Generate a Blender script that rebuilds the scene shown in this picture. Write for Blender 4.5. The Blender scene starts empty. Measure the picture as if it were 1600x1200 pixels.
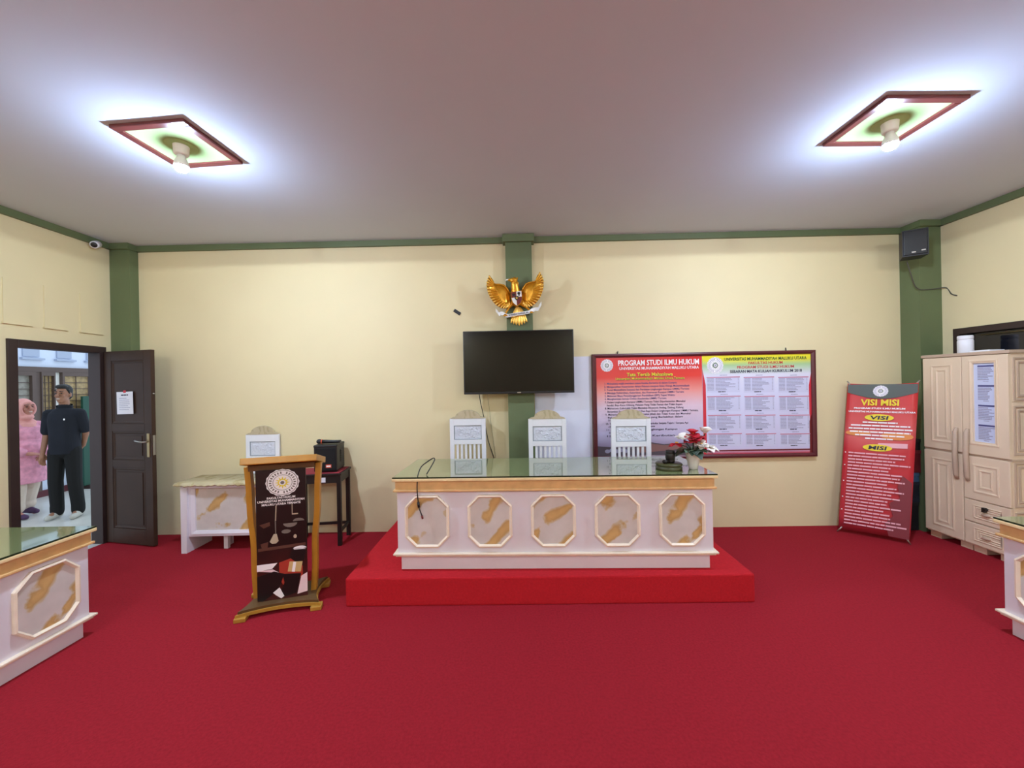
import bpy, bmesh, math, random
from mathutils import Vector, Matrix, Euler

# ------------------------------------------------------------------ camera, world, exposure
SC = bpy.context.scene
COL = SC.collection
R = math.radians
cam_d = bpy.data.cameras.new('camera')
cam_d.sensor_width = 36.0
cam_d.lens = 610 / 1600 * 36.0
cam_d.clip_start = 0.05
cam = bpy.data.objects.new('camera', cam_d)
COL.objects.link(cam)
cam.matrix_world = Matrix.Translation((0, 0, 1.65)) @ Matrix.Rotation(R(90), 4, 'X') @ Matrix.Rotation(R(-1.08), 4, 'Z')
SC.camera = cam
SC.view_settings.view_transform = 'Standard'
SC.view_settings.look = 'None'
SC.view_settings.gamma = 1.0
SC.view_settings.use_curve_mapping = False
SC.view_settings.exposure = 1.12
world = bpy.data.worlds.new('sky')
SC.world = world
world.use_nodes = True
_bg = world.node_tree.nodes['Background']
_bg.inputs[0].default_value = (0.70, 0.84, 1.0, 1)
_bg.inputs[1].default_value = 0.7
LAMP = 1050.0         # emission strength of the lit bulbs
HALL = 40.0          # watts of each ceiling lamp further back in the hall

H = 3.30             # ceiling height
XL, XR, YF = -4.48, 4.58, -4.5
RB = -0.0137         # the back wall runs very slightly askew
def BY(x): return 4.415 - 0.0137 * x

BEAM = 36.0          # watts each lit bulb throws downwards and sideways
for hx, hy in ((-2.2, -0.9), (2.4, -0.9), (-2.2, -3.4), (2.4, -3.4)):
    l = bpy.data.lights.new('hall_lamp', 'POINT')
    l.energy = HALL; l.color = (0.84, 0.92, 1.0); l.shadow_soft_size = 0.06
    o = bpy.data.objects.new('hall_lamp', l); COL.objects.link(o); o.location = (hx, hy, 3.12)

# ------------------------------------------------------------------ helpers
class MB:
    """collects shapes, then links them as ONE mesh object"""
    def __init__(s, M=None):
        s.v = []; s.f = []; s.mi = []; s.sm = []; s.M = M or Matrix()
    def add(s, vs, fs, mi=0, smooth=False, M=None):
        T = s.M @ M if M is not None else s.M
        o = len(s.v)
        s.v += [T @ Vector(p) for p in vs]
        s.f += [tuple(o + i for i in f) for f in fs]
        s.mi += [mi] * len(fs); s.sm += [smooth] * len(fs)
        return s
    def box(s, x0, x1, y0, y1, z0, z1, mi=0, bev=0, M=None):
        if bev <= 0:
            vs = [(x, y, z) for x in (x0, x1) for y in (y0, y1) for z in (z0, z1)]
            fs = [(0, 1, 3, 2), (4, 6, 7, 5), (0, 4, 5, 1), (2, 3, 7, 6), (0, 2, 6, 4), (1, 5, 7, 3)]
            return s.add(vs, fs, mi, False, M)
        bm = bmesh.new()
        bmesh.ops.create_cube(bm, size=1)
        for v in bm.verts:
            v.co = Vector((x0 + (v.co.x + .5) * (x1 - x0), y0 + (v.co.y + .5) * (y1 - y0), z0 + (v.co.z + .5) * (z1 - z0)))
        bmesh.ops.bevel(bm, geom=bm.edges[:], offset=bev, segments=2, profile=.6, affect='EDGES')
        bm.verts.index_update()
        vs = [v.co.copy() for v in bm.verts]; fs = [[v.index for v in f.verts] for f in bm.faces]
        bm.free()
        return s.add(vs, fs, mi, False, M)
    def prism(s, poly, lo, hi, plane='xz', mi=0, M=None, smooth=False):
        n = len(poly)
        def p(a, b, d):
            return (a, d, b) if plane == 'xz' else (a, b, d) if plane == 'xy' else (d, a, b)
        vs = [p(a, b, lo) for a, b in poly] + [p(a, b, hi) for a, b in poly]
        s.add(vs, [tuple(range(n)), tuple(range(2 * n - 1, n - 1, -1))], mi, False, M)
        s.add(vs, [(i, (i + 1) % n, n + (i + 1) % n, n + i) for i in range(n)], mi, smooth, M)
        return s
    def ring(s, outer, inner, y0, y1, mi=0, M=None, lip=0.0):
        """moulded frame between two matching outlines in the xz plane, front face at y0 (inner edge set back by lip)"""
        n = len(outer)
        vs = ([(a, y1, b) for a, b in outer] + [(a, y0 + lip * .4, b) for a, b in outer]
              + [((a + c) / 2, y0, (b + d) / 2) for (a, b), (c, d) in zip(outer, inner)]
              + [(a, y0 + lip, b) for a, b in inner] + [(a, y1, b) for a, b in inner])
        fs = []
        for k in range(4):
            for i in range(n):
                j = (i + 1) % n
                fs.append((k * n + i, k * n + j, (k + 1) * n + j, (k + 1) * n + i))
        return s.add(vs, fs, mi, False, M)
    def loft(s, rings, mi=0, smooth=True, caps=True, M=None):
        n = len(rings[0]); vs = [p for r in rings for p in r]; fs = []
        for k in range(len(rings) - 1):
            for i in range(n):
                j = (i + 1) % n
                fs.append((k * n + i, k * n + j, (k + 1) * n + j, (k + 1) * n + i))
        if caps:
            fs.append(tuple(range(n - 1, -1, -1))); fs.append(tuple((len(rings) - 1) * n + i for i in range(n)))
        return s.add(vs, fs, mi, smooth, M)
    def lathe(s, prof, n=20, mi=0, M=None, smooth=True):
        rings = [[(r * math.cos(2 * math.pi * i / n), r * math.sin(2 * math.pi * i / n), z) for i in range(n)] for r, z in prof]
        return s.loft(rings, mi, smooth, True, M)
    def tube(s, pts, r, n=8, mi=0, M=None, flat=None):
        pts = [Vector(p) for p in pts]; rs = r if isinstance(r, (list, tuple)) else [r] * len(pts)
        rings = []; nrm = None
        for i, p in enumerate(pts):
            t = (pts[min(i + 1, len(pts) - 1)] - pts[max(i - 1, 0)]).normalized()
            if nrm is None:
                nrm = t.orthogonal().normalized() if flat is None else (Vector(flat) - t * t.dot(Vector(flat))).normalized()
            else:
                nrm = (nrm - t * t.dot(nrm)).normalized()
            b = t.cross(nrm)
            rings.append([p + rs[i] * (math.cos(2 * math.pi * k / n) * nrm + math.sin(2 * math.pi * k / n) * b) for k in range(n)])
        return s.loft(rings, mi, True, True, M)
    def ell(s, c, r, nu=14, nv=9, mi=0, M=None):
        rr = r if isinstance(r, (list, tuple)) else (r, r, r)
        rings = []
        for k in range(nv + 1):
            a = -math.pi / 2 + math.pi * k / nv
            q = max(math.cos(a), 1e-3)
            rings.append([(rr[0] * q * math.cos(2 * math.pi * i / nu), rr[1] * q * math.sin(2 * math.pi * i / nu), rr[2] * math.sin(a)) for i in range(nu)])
        T = Matrix.Translation(c) @ (M or Matrix())
        return s.loft(rings, mi, True, True, T)
    def cap(s, p0, r0, p1, r1, n=12, mi=0, M=None):
        """tapered capsule"""
        p0, p1 = Vector(p0), Vector(p1); d = (p1 - p0); L = d.length; d.normalize()
        u = d.orthogonal().normalized(); w = d.cross(u)
        prof = [(-r0 * math.cos(a), max(r0 * math.sin(a), 1e-4)) for a in (0, .4, .8, 1.2, math.pi / 2)]
        prof += [(L + r1 * math.sin(a), max(r1 * math.cos(a), 1e-4)) for a in (0, .4, .8, 1.2, math.pi / 2)]
        rings = [[p0 + d * t + rad * (math.cos(2 * math.pi * i / n) * u + math.sin(2 * math.pi * i / n) * w) for i in range(n)] for t, rad in prof]
        return s.loft(rings, mi, True, True, M)
    def text(s, body, cx, cz, width=None, size=.03, mi=0, y=-.003, align='CENTER', bold=0.0, res=2, height=None, shear=0.0):
        """flat lettering in the xz plane facing -y"""
        cu = bpy.data.curves.new('lettering', 'FONT')
        cu.body = body; cu.size = 1.0; cu.align_x = 'CENTER' if align == 'CENTER' else 'LEFT'
        cu.resolution_u = res; cu.offset = bold; cu.shear = shear; cu.fill_mode = 'FRONT'
        ob = bpy.data.objects.new('lettering', cu)
        me = bpy.data.meshes.new_from_object(ob)
        vs = [v.co.copy() for v in me.vertices]; fs = [tuple(p.vertices) for p in me.polygons]
        bpy.data.objects.remove(ob); bpy.data.curves.remove(cu); bpy.data.meshes.remove(me)
        if not vs: return s
        w = max(v.x for v in vs) - min(v.x for v in vs)
        k = width / w if width else size
        kz = height / .72 if height else (size if width and size else k)
        if width and height is None: kz = k
        return s.add([(cx + v.x * k, y, cz + (v.y - .35) * kz) for v in vs], fs, mi)
    def words(s, x0, x1, z, h, mi, rng, y=-.003, gap=.5, fill=1.0):
        """a line of print too small to read"""
        x = x0
        end = x0 + (x1 - x0) * fill
        while x < end:
            w = h * rng.uniform(2.0, 6.5)
            w = min(w, end - x)
            s.box(x, x + w, y, y + .002, z - h / 2, z + h / 2, mi)
            x += w + h * gap
        return s
    def mesh(s, name):
        me = bpy.data.meshes.new(name)
        me.from_pydata([tuple(v) for v in s.v], [], s.f)
        me.polygons.foreach_set('material_index', s.mi)
        me.polygons.foreach_set('use_smooth', s.sm)
        bm = bmesh.new(); bm.from_mesh(me); bmesh.ops.recalc_face_normals(bm, faces=bm.faces); bm.to_mesh(me); bm.free()
        me.update()
        return me
    def build(s, name, mats, parent=None, loc=None, rotz=0):
        o = bpy.data.objects.new(name, s.mesh(name))
        for m in (mats if isinstance(mats, (list, tuple)) else [mats]): o.data.materials.append(m)
        COL.objects.link(o)
        if parent is not None: o.parent = parent
        if loc: o.location = loc
        if rotz: o.rotation_euler.z = rotz
        return o

def sculpt(mb, name, mats, parent, voxel=.006, smooth=4):
    """melts overlapping shapes into one continuous surface"""
    o = bpy.data.objects.new('tmp', mb.mesh('tmp')); COL.objects.link(o)
    m = o.modifiers.new('r', 'REMESH'); m.mode = 'VOXEL'; m.voxel_size = voxel; m.use_smooth_shade = True
    m2 = o.modifiers.new('s', 'SMOOTH'); m2.iterations = smooth; m2.factor = .5
    dg = bpy.context.evaluated_depsgraph_get(); dg.update()
    me = bpy.data.meshes.new_from_object(o.evaluated_get(dg))
    me.name = name
    bpy.data.objects.remove(o)
    me.polygons.foreach_set('use_smooth', [True] * len(me.polygons))
    me.materials.clear()
    me.materials.append(mats)
    n = bpy.data.objects.new(name, me); COL.objects.link(n); n.parent = parent
    return n

def tag(o, label, cat, group=None, kind=None):
    o['label'] = label; o['category'] = cat
    if group: o['group'] = group
    if kind: o['kind'] = kind
    return o
def thing(name, label, cat, loc=(0, 0, 0), rotz=0, group=None):
    o = bpy.data.objects.new(name, None); COL.objects.link(o)
    o.empty_display_size = .1
    o.location = loc; o.rotation_euler = (0, 0, rotz)
    return tag(o, label, cat, group)
def dup(root, loc, rotz, label, scale=None):
    r = root.copy(); COL.objects.link(r); r.location = loc; r.rotation_euler = (0, 0, rotz); r['label'] = label
    if scale: r.scale = scale
    for ch in list(root.children):
        c = ch.copy(); COL.objects.link(c); c.parent = r
        for g in list(ch.children):
            d = g.copy(); COL.objects.link(d); d.parent = c
    return r
def arc(cx, cz, rx, rz, a0, a1, n):
    return [(cx + rx * math.cos(R(a0 + (a1 - a0) * i / n)), cz + rz * math.sin(R(a0 + (a1 - a0) * i / n))) for i in range(n + 1)]
def disc(cx, cz, rx, rz=None, n=28):
    return arc(cx, cz, rx, rz or rx, 0, 360 - 360 / n, n - 1)
def octa(cx, cz, w, h, c):
    w /= 2; h /= 2
    return [(cx - w + c, cz - h), (cx + w - c, cz - h), (cx + w, cz - h + c), (cx + w, cz + h - c), (cx + w - c, cz + h), (cx - w + c, cz + h), (cx - w, cz + h - c), (cx - w, cz - h + c)]
def rect(x0, x1, z0, z1): return [(x0, z0), (x1, z0), (x1, z1), (x0, z1)]

# ------------------------------------------------------------------ materials
def lin(c):
    return tuple(((v / 255) / 12.92 if v / 255 <= .04045 else ((v / 255 + .055) / 1.055) ** 2.4) for v in c) + (1,)
def mat(name, col, rough=.5, metal=0., var=0., scale=6., bump=0., bscale=80., spec=.5, coat=0., emit=None, es=0., sheen=0.):
    m = bpy.data.materials.new(name); m.use_nodes = True
    nt = m.node_tree; b = nt.nodes['Principled BSDF']
    b.inputs['Base Color'].default_value = lin(col)
    b.inputs['Roughness'].default_value = rough; b.inputs['Metallic'].default_value = metal
    b.inputs['Specular IOR Level'].default_value = spec
    b.inputs['Coat Weight'].default_value = coat; b.inputs['Coat Roughness'].default_value = .08
    if sheen: b.inputs['Sheen Weight'].default_value = sheen
    if emit: b.inputs['Emission Color'].default_value = lin(emit); b.inputs['Emission Strength'].default_value = es
    if var or bump:
        tc = nt.nodes.new('ShaderNodeTexCoord')
    if var:
        nz = nt.nodes.new('ShaderNodeTexNoise'); nz.inputs['Scale'].default_value = scale; nz.inputs['Detail'].default_value = 5
        nt.links.new(tc.outputs['Object'], nz.inputs['Vector'])
        rp = nt.nodes.new('ShaderNodeMapRange')
        rp.inputs['From Min'].default_value = .3; rp.inputs['From Max'].default_value = .7
        rp.inputs['To Min'].default_value = 1 - var; rp.inputs['To Max'].default_value = 1 + var
        nt.links.new(nz.outputs['Fac'], rp.inputs['Value'])
        mx = nt.nodes.new('ShaderNodeVectorMath'); mx.operation = 'SCALE'
        mx.inputs[0].default_value = lin(col)[:3]
        nt.links.new(rp.outputs['Result'], mx.inputs['Scale'])
        nt.links.new(mx.outputs['Vector'], b.inputs['Base Color'])
    if bump:
        n2 = nt.nodes.new('ShaderNodeTexNoise'); n2.inputs['Scale'].default_value = bscale; n2.inputs['Detail'].default_value = 3
        nt.links.new(tc.outputs['Object'], n2.inputs['Vector'])
        bp = nt.nodes.new('ShaderNodeBump'); bp.inputs['Strength'].default_value = bump; bp.inputs['Distance'].default_value = .01
        nt.links.new(n2.outputs['Fac'], bp.inputs['Height']); nt.links.new(bp.outputs['Normal'], b.inputs['Normal'])
    return m
def ramp_mat(name, stops, axis='Z', lo=0., hi=1., rough=.4, noise=0., nscale=3., spec=.4):
    """printed colour bands along one axis of the sheet"""
    m = bpy.data.materials.new(name); m.use_nodes = True
    nt = m.node_tree; b = nt.nodes['Principled BSDF']; b.inputs['Roughness'].default_value = rough
    b.inputs['Specular IOR Level'].default_value = spec
    tc = nt.nodes.new('ShaderNodeTexCoord'); sp = nt.nodes.new('ShaderNodeSeparateXYZ')
    nt.links.new(tc.outputs['Object'], sp.inputs[0])
    mr = nt.nodes.new('ShaderNodeMapRange'); mr.inputs['From Min'].default_value = lo; mr.inputs['From Max'].default_value = hi
    nt.links.new(sp.outputs[axis], mr.inputs['Value'])
    src = mr.outputs['Result']
    if noise:
        nz = nt.nodes.new('ShaderNodeTexNoise'); nz.inputs['Scale'].default_value = nscale
        nt.links.new(tc.outputs['Object'], nz.inputs['Vector'])
        ma = nt.nodes.new('ShaderNodeMath'); ma.operation = 'MULTIPLY_ADD'; ma.inputs[1].default_value = noise; ma.inputs[2].default_value = -noise / 2
        nt.links.new(nz.outputs['Fac'], ma.inputs[0])
        ad = nt.nodes.new('ShaderNodeMath'); ad.operation = 'ADD'
        nt.links.new(src, ad.inputs[0]); nt.links.new(ma.outputs[0], ad.inputs[1]); src = ad.outputs[0]
    cr = nt.nodes.new('ShaderNodeValToRGB')
    while len(cr.color_ramp.elements) < len(stops): cr.color_ramp.elements.new(.5)
    for e, (p, c) in zip(cr.color_ramp.elements, stops): e.position = p; e.color = lin(c)
    nt.links.new(src, cr.inputs['Fac']); nt.links.new(cr.outputs['Color'], b.inputs['Base Color'])
    return m
def marble_mat(name, base, vein, edge, ang=-48, scale=1.6, dist=3.6, rough=.25, lo=.46, offs=0.):
    """pale stone print with broken slanting veins"""
    m = bpy.data.materials.new(name); m.use_nodes = True
    nt = m.node_tree; b = nt.nodes['Principled BSDF']; b.inputs['Roughness'].default_value = rough
    tc = nt.nodes.new('ShaderNodeTexCoord'); mp = nt.nodes.new('ShaderNodeMapping')
    mp.inputs['Rotation'].default_value = (0, R(ang), 0); mp.inputs['Location'].default_value = (offs, 0, offs)
    nt.links.new(tc.outputs['Object'], mp.inputs['Vector'])
    wv = nt.nodes.new('ShaderNodeTexWave'); wv.inputs['Scale'].default_value = scale; wv.inputs['Distortion'].default_value = dist
    wv.inputs['Detail'].default_value = 4; wv.inputs['Detail Scale'].default_value = 1.8
    nt.links.new(mp.outputs['Vector'], wv.inputs['Vector'])
    nz = nt.nodes.new('ShaderNodeTexNoise'); nz.inputs['Scale'].default_value = 4.0; nz.inputs['Detail'].default_value = 5
    nt.links.new(tc.outputs['Object'], nz.inputs['Vector'])
    mr = nt.nodes.new('ShaderNodeMapRange'); mr.inputs['From Min'].default_value = .40; mr.inputs['From Max'].default_value = .55
    nt.links.new(nz.outputs['Fac'], mr.inputs['Value'])
    mu = nt.nodes.new('ShaderNodeMath'); mu.operation = 'MULTIPLY'
    nt.links.new(wv.outputs['Fac'], mu.inputs[0]); nt.links.new(mr.outputs['Result'], mu.inputs[1])
    cr = nt.nodes.new('ShaderNodeValToRGB'); els = cr.color_ramp.elements
    els.new(.5); els.new(.5)
    for e, (p, c) in zip(els, ((lo, base), (lo + .10, edge), (lo + .30, vein), (1.0, tuple(min(255, int(v * 1.08)) for v in vein)))): e.position = p; e.color = lin(c)
    nt.links.new(mu.outputs[0], cr.inputs['Fac'])
    n3 = nt.nodes.new('ShaderNodeTexNoise'); n3.inputs['Scale'].default_value = 9
    nt.links.new(tc.outputs['Object'], n3.inputs['Vector'])
    m3 = nt.nodes.new('ShaderNodeMapRange'); m3.inputs['To Min'].default_value = .85; m3.inputs['To Max'].default_value = 1.12
    nt.links.new(n3.outputs['Fac'], m3.inputs['Value'])
    vm = nt.nodes.new('ShaderNodeVectorMath'); vm.operation = 'SCALE'
    nt.links.new(cr.outputs['Color'], vm.inputs[0]); nt.links.new(m3.outputs['Result'], vm.inputs['Scale'])
    nt.links.new(vm.outputs['Vector'], b.inputs['Base Color'])
    return m

M_wall = mat('cream wall paint', (226, 212, 168), .65, var=.03, scale=1.2, bump=.05, bscale=30)
M_ceil = mat('pale ceiling paint', (206, 214, 226), .8, spec=.12, var=.03, scale=.7, bump=.08, bscale=2.0)
M_green = mat('olive green paint', (98, 112, 76), .5, var=.06, scale=2.5)
M_carpet = mat('red carpet', (154, 30, 42), .95, var=.13, scale=70, bump=.5, bscale=260, spec=.15)
M_carpet2 = mat('fresh red carpet', (186, 33, 42), .95, var=.09, scale=60, bump=.4, bscale=260, spec=.15)
M_tile = mat('white floor tile', (205, 203, 196), .25, var=.05, scale=3)
M_brown = mat('dark brown varnish', (60, 42, 31), .5, spec=.3, var=.12, scale=5)
M_brown2 = mat('dark brown frame paint', (50, 34, 30), .55, var=.08, scale=5)
M_white = mat('white gloss paint', (226, 220, 226), .4, var=.03, scale=3)
M_chair = mat('white chair paint', (232, 234, 238), .45, var=.02, scale=6)
M_carve = mat('carved white relief', (216, 220, 230), .5, var=.05, scale=30, bump=1.0, bscale=55)
M_gold = mat('ochre gold paint', (220, 178, 120), .4, var=.10, scale=14)
M_pgold = mat('pale gilt moulding', (238, 214, 160), .35, var=.10, scale=9)
M_cgold = mat('cream gilt edge', (240, 224, 200), .4, var=.06, scale=11)
M_marble = marble_mat('veined stone print', (212, 205, 198), (196, 160, 104), (206, 190, 160))
M_marble2 = marble_mat('olive stone vinyl', (196, 184, 148), (172, 158, 116), (186, 172, 130), ang=20, scale=2.2, dist=8, rough=.2)
M_crest = marble_mat('tan stone vinyl', (192, 178, 146), (172, 158, 124), (184, 170, 136), ang=20, scale=5, dist=8, rough=.5)
M_glass = mat('green tinted glass sheet', (122, 134, 88), .03, spec=1.0, coat=.6)
M_glass.node_tree.nodes['Principled BSDF'].inputs['IOR'].default_value = 1.9
M_edge = mat('dark glass edge', (36, 52, 34), .15)
M_black = mat('black plastic', (16, 16, 18), .45)
M_black2 = mat('matt black grille', (10, 10, 11), .8, bump=.6, bscale=300)
M_screen = mat('black glossy screen', (9, 9, 9), .12, spec=.35)
M_dkgrey = mat('dark grey plastic', (28, 29, 35), .5)
M_blackwood = mat('black stained wood', (26, 20, 20), .45, var=.15, scale=8)
M_redtop = mat('dark red cloth top', (150, 40, 54), .8)
M_paper = mat('white paper', (232, 232, 238), .7)
M_lectern = mat('honey gold wood', (184, 128, 40), .35, var=.10, scale=9)
M_lectdark = mat('brown wood', (96, 60, 26), .4, var=.15, scale=9)
M_lectbase = mat('dark olive brown wood', (92, 66, 36), .4, var=.15, scale=9)
M_lectedge = mat('gilded wood edge', (176, 132, 52), .35, var=.1, scale=9)
M_eagle = mat('bright gold leaf', (214, 150, 36), .30, metal=.55, var=.10, scale=30)
M_eagle2 = mat('pale gold leaf', (244, 196, 92), .28, metal=.5, var=.08, scale=40)
M_silver = mat('silvery white paint', (226, 226, 222), .35)
M_maroon = mat('dark red enamel', (106, 24, 28), .4)
M_ebony = mat('black enamel', (20, 18, 18), .4)
M_metal = mat('brushed metal', (176, 172, 166), .3, metal=.9)
M_brass = mat('dull brass', (170, 150, 110), .35, metal=.7)
M_cab = mat('cream plastic', (232, 210, 182), .42, var=.02, scale=4)
M_cabd = mat('taupe plastic trim', (196, 172, 150), .45)
M_pane = mat('dark window pane', (18, 20, 30), .08, spec=.6)
M_frame = mat('maroon wood frame', (92, 34, 40), .4, var=.1, scale=8)
M_whitepl = mat('white plastic', (236, 236, 242), .4)
M_ink_w = mat('white print', (248, 244, 244), .6)
M_ink_y = mat('yellow print', (240, 216, 50), .6)
M_ink_k = mat('dark print', (40, 40, 66), .6)
M_ink_b = mat('blue grey print', (84, 84, 134), .6)
M_ink_g = mat('green print', (34, 84, 44), .6)
M_ink_r = mat('red print', (206, 44, 58), .6)
M_ink_gr = mat('grey print', (160, 160, 184), .6)
M_ink_pk = mat('rose print', (198, 120, 140), .6)
M_ink_lp = mat('pale pink print', (236, 178, 186), .6)
M_skin = mat('brown skin', (150, 104, 80), .55, var=.05, scale=20)
M_skin2 = mat('light brown skin', (178, 120, 104), .55, var=.05, scale=20)
M_hair = mat('black hair', (18, 16, 16), .6, bump=.4, bscale=120)
M_eye = mat('dark eye', (18, 12, 12), .3)
M_lip = mat('lip', (140, 74, 70), .5)
M_teeth = mat('teeth', (226, 220, 210), .4)
M_navy = mat('navy polo cloth', (14, 18, 30), .9, var=.1, scale=12, bump=.2, bscale=40)
M_trous = mat('black trouser cloth', (9, 9, 11), .9, bump=.2, bscale=30)
M_shoe = mat('grey white shoe', (186, 184, 176), .6)
M_pink = mat('rose pink printed cloth', (216, 146, 168), .85, var=.22, scale=16, bump=.2, bscale=30)
M_hijab = mat('salmon pink headscarf cloth', (222, 156, 150), .85, var=.05, scale=8)
M_cream = mat('cream trouser cloth', (208, 192, 176), .85, var=.05, scale=8)
M_purple = mat('dark purple shoe', (70, 40, 78), .6)
M_dkgreen = mat('dark green board paint', (18, 74, 58), .5)
M_petal_r = mat('red bract', (190, 26, 48), .6, var=.15, scale=30)
M_petal_w = mat('white bract', (238, 232, 222), .6, var=.05, scale=30)
M_leaf = mat('dark green leaf', (44, 62, 44), .5, var=.2, scale=30)
M_leaf2 = mat('pale green leaf', (150, 184, 160), .5, var=.15, scale=30)
M_pot = mat('white ceramic', (232, 224, 214), .3)
M_olive = mat('dark olive wood', (66, 66, 34), .4, var=.15, scale=14)
M_bulb = mat('lit bulb', (255, 255, 255), .3, emit=(196, 218, 255), es=LAMP)
M_socket = mat('lamp socket', (230, 222, 214), .4)
M_lpanel = mat('light green panel', (176, 204, 140), .6, spec=.2)
M_lframe = mat('red brown lamp frame', (104, 50, 46), .3, var=.1, scale=9)
# ------------------------------------------------------------------ the setting
def struct(mb, name, mats, label, cat, loc=None, rotz=0):
    o = mb.build(name, mats, None, loc, rotz)
    return tag(o, label, cat, None, 'structure')

m = MB(); m.box(XL, XR, YF, 4.7, -.10, 0)
struct(m, 'floor', M_carpet, 'red carpet covering the whole floor of the hall', 'floor')
m = MB(); m.box(XL - .2, XR + .2, YF - .2, 4.8, H, H + .12)
struct(m, 'ceiling', M_ceil, 'pale lilac grey painted ceiling over the hall', 'ceiling')
# back wall runs slightly askew
m = MB(); m.box(-4.56, 4.9, 0, .18, 0, H)
struct(m, 'wall_back', M_wall, 'cream painted wall behind the stage and notice board', 'wall', (0, 4.415, 0), RB)
m = MB(); m.box(XL - .15, XR + .15, YF - .15, YF, 0, H)
struct(m, 'wall_front', M_wall, 'cream wall at the near end of the hall', 'wall')
# left wall with door opening y 3.46..4.30, z 0..2.14, and three painted-over vents above it
D0, D1, DH = 3.46, 4.30, 2.14
m = MB()
m.box(XL - .10, XL, YF, D0, 0, H); m.box(XL - .10, XL, D1, 4.62, 0, H); m.box(XL - .10, XL, D0, D1, DH, H)
for y0, y1 in ((3.44, 3.64), (3.745, 3.93), (4.06, 4.27)):
    m.box(XL, XL + .008, y0, y1, 2.285, 2.68)
    m.box(XL, XL + .02, y0 - .01, y1 + .01, 2.27, 2.285)
struct(m, 'wall_left', M_wall, 'cream side wall with the open doorway, three painted-over vents above', 'wall')
# right wall with window opening y 2.9..4.06, z 1.0..2.13
W0, W1, WZ0, WZ1 = 2.9, 4.03, 1.0, 2.13
m = MB()
m.box(XR, XR + .15, YF, W0, 0, H); m.box(XR, XR + .15, W1, 4.55, 0, H)
m.box(XR, XR + .15, W0, W1, 0, WZ0); m.box(XR, XR + .15, W0, W1, WZ1, H)
struct(m, 'wall_right', M_wall, 'cream side wall with the dark window above the cabinet', 'wall')
# ceiling edge trims
m = MB(); m.box(-4.5, 4.6, -.035, 0, H - .065, H)
struct(m, 'trim_1', M_green, 'olive green band along the top of the back wall', 'trim', (0, 4.415, 0), RB)
m = MB(); m.box(XL, XL + .035, YF, 4.45, H - .065, H)
struct(m, 'trim_2', M_green, 'olive green band along the top of the door wall', 'trim')
m = MB(); m.box(XR - .035, XR, YF, 4.35, H - .065, H)
struct(m, 'trim_3', M_green, 'olive green band along the top of the window wall', 'trim')
# green columns
m = MB(); m.box(XL, -4.255, 4.37, 4.5, 0, H - .065); m.box(XL, -4.24, 4.335, 4.5, H - .065, H)
struct(m, 'column_left', M_green, 'olive green corner column behind the open door', 'column')
m = MB(); m.box(4.345, XR, 4.145, 4.4, 0, H - .065); m.box(4.33, XR, 4.11, 4.4, H - .065, H)
struct(m, 'column_right', M_green, 'olive green corner column behind the cream cabinet', 'column')
m = MB(); m.box(-.145, .145, -.10, .02, 0, H - .075); m.box(-.175, .175, -.135, .02, H - .085, H, bev=.006)
struct(m, 'column_back', M_green, 'olive green pilaster behind the eagle and television', 'column', (.10, BY(.10), 0), RB)

# door 1: frame in the wall, leaf swung into the hall
d1 = thing('door_1', 'dark brown panelled door standing open beside the doorway', 'door', (XL, D1, 0)); d1['kind'] = 'structure'
m = MB(); fw = .07
m.box(-.11, .02, D0 - D1, D0 - D1 + fw, 0, DH, bev=.004); m.box(-.11, .02, -fw, 0, 0, DH, bev=.004)
m.box(-.11, .02, D0 - D1 + fw, -fw, DH - fw, DH, bev=.004)
m.build('door_frame', M_brown2, d1)
T = Matrix.Translation((.035, -.02, 0)) @ Matrix.Rotation(R(-13), 4, 'Z')
LW, LT, LH = .665, .04, 2.085
m = MB(T); PZ = ((.17, .83), (.91, 1.22), (1.30, 1.98))
zz = [.012] + [v for p in PZ for v in p] + [LH]
m.box(0, .10, -LT / 2, LT / 2, .012, LH, bev=.003); m.box(LW - .10, LW, -LT / 2, LT / 2, .012, LH, bev=.003)
for a, b in ((.012, .17), (.83, .91), (1.22, 1.30), (1.98, LH)): m.box(.10, LW - .10, -LT / 2, LT / 2, a, b, bev=.003)
for a, b in PZ:
    m.box(.10, LW - .10, -.008, .008, a, b)
    m.ring(rect(.10, LW - .10, a, b), rect(.128, LW - .128, a + .028, b - .028), -.017, 0, lip=.008)
    if b < 1.9: m.prism(rect(.15, LW - .15, a + .05, b - .05), -.014, .0)
leaf = m.build('door_leaf', M_brown, d1)
m = MB(T)
m.box(LW - .062, LW - .028, -.028, -LT / 2, .95, 1.20, bev=.003)
m.build('lock_plate', M_brass, leaf)
m = MB(T); m.tube([(LW - .045, -.028, 1.115), (LW - .045, -.065, 1.115), (LW - .06, -.075, 1.115), (LW - .15, -.075, 1.125), (LW - .168, -.07, 1.13)], [.009, .009, .009, .008, .007], 8)
m.build('door_handle', M_metal, leaf)
m = MB(T); m.box(LW - .001, LW + .002, -.012, .012, .97, 1.18); m.tube([(LW, 0, 1.62), (LW + .012, 0, 1.62)], .008)
m.build('latch_plate', M_metal, leaf)
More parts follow.
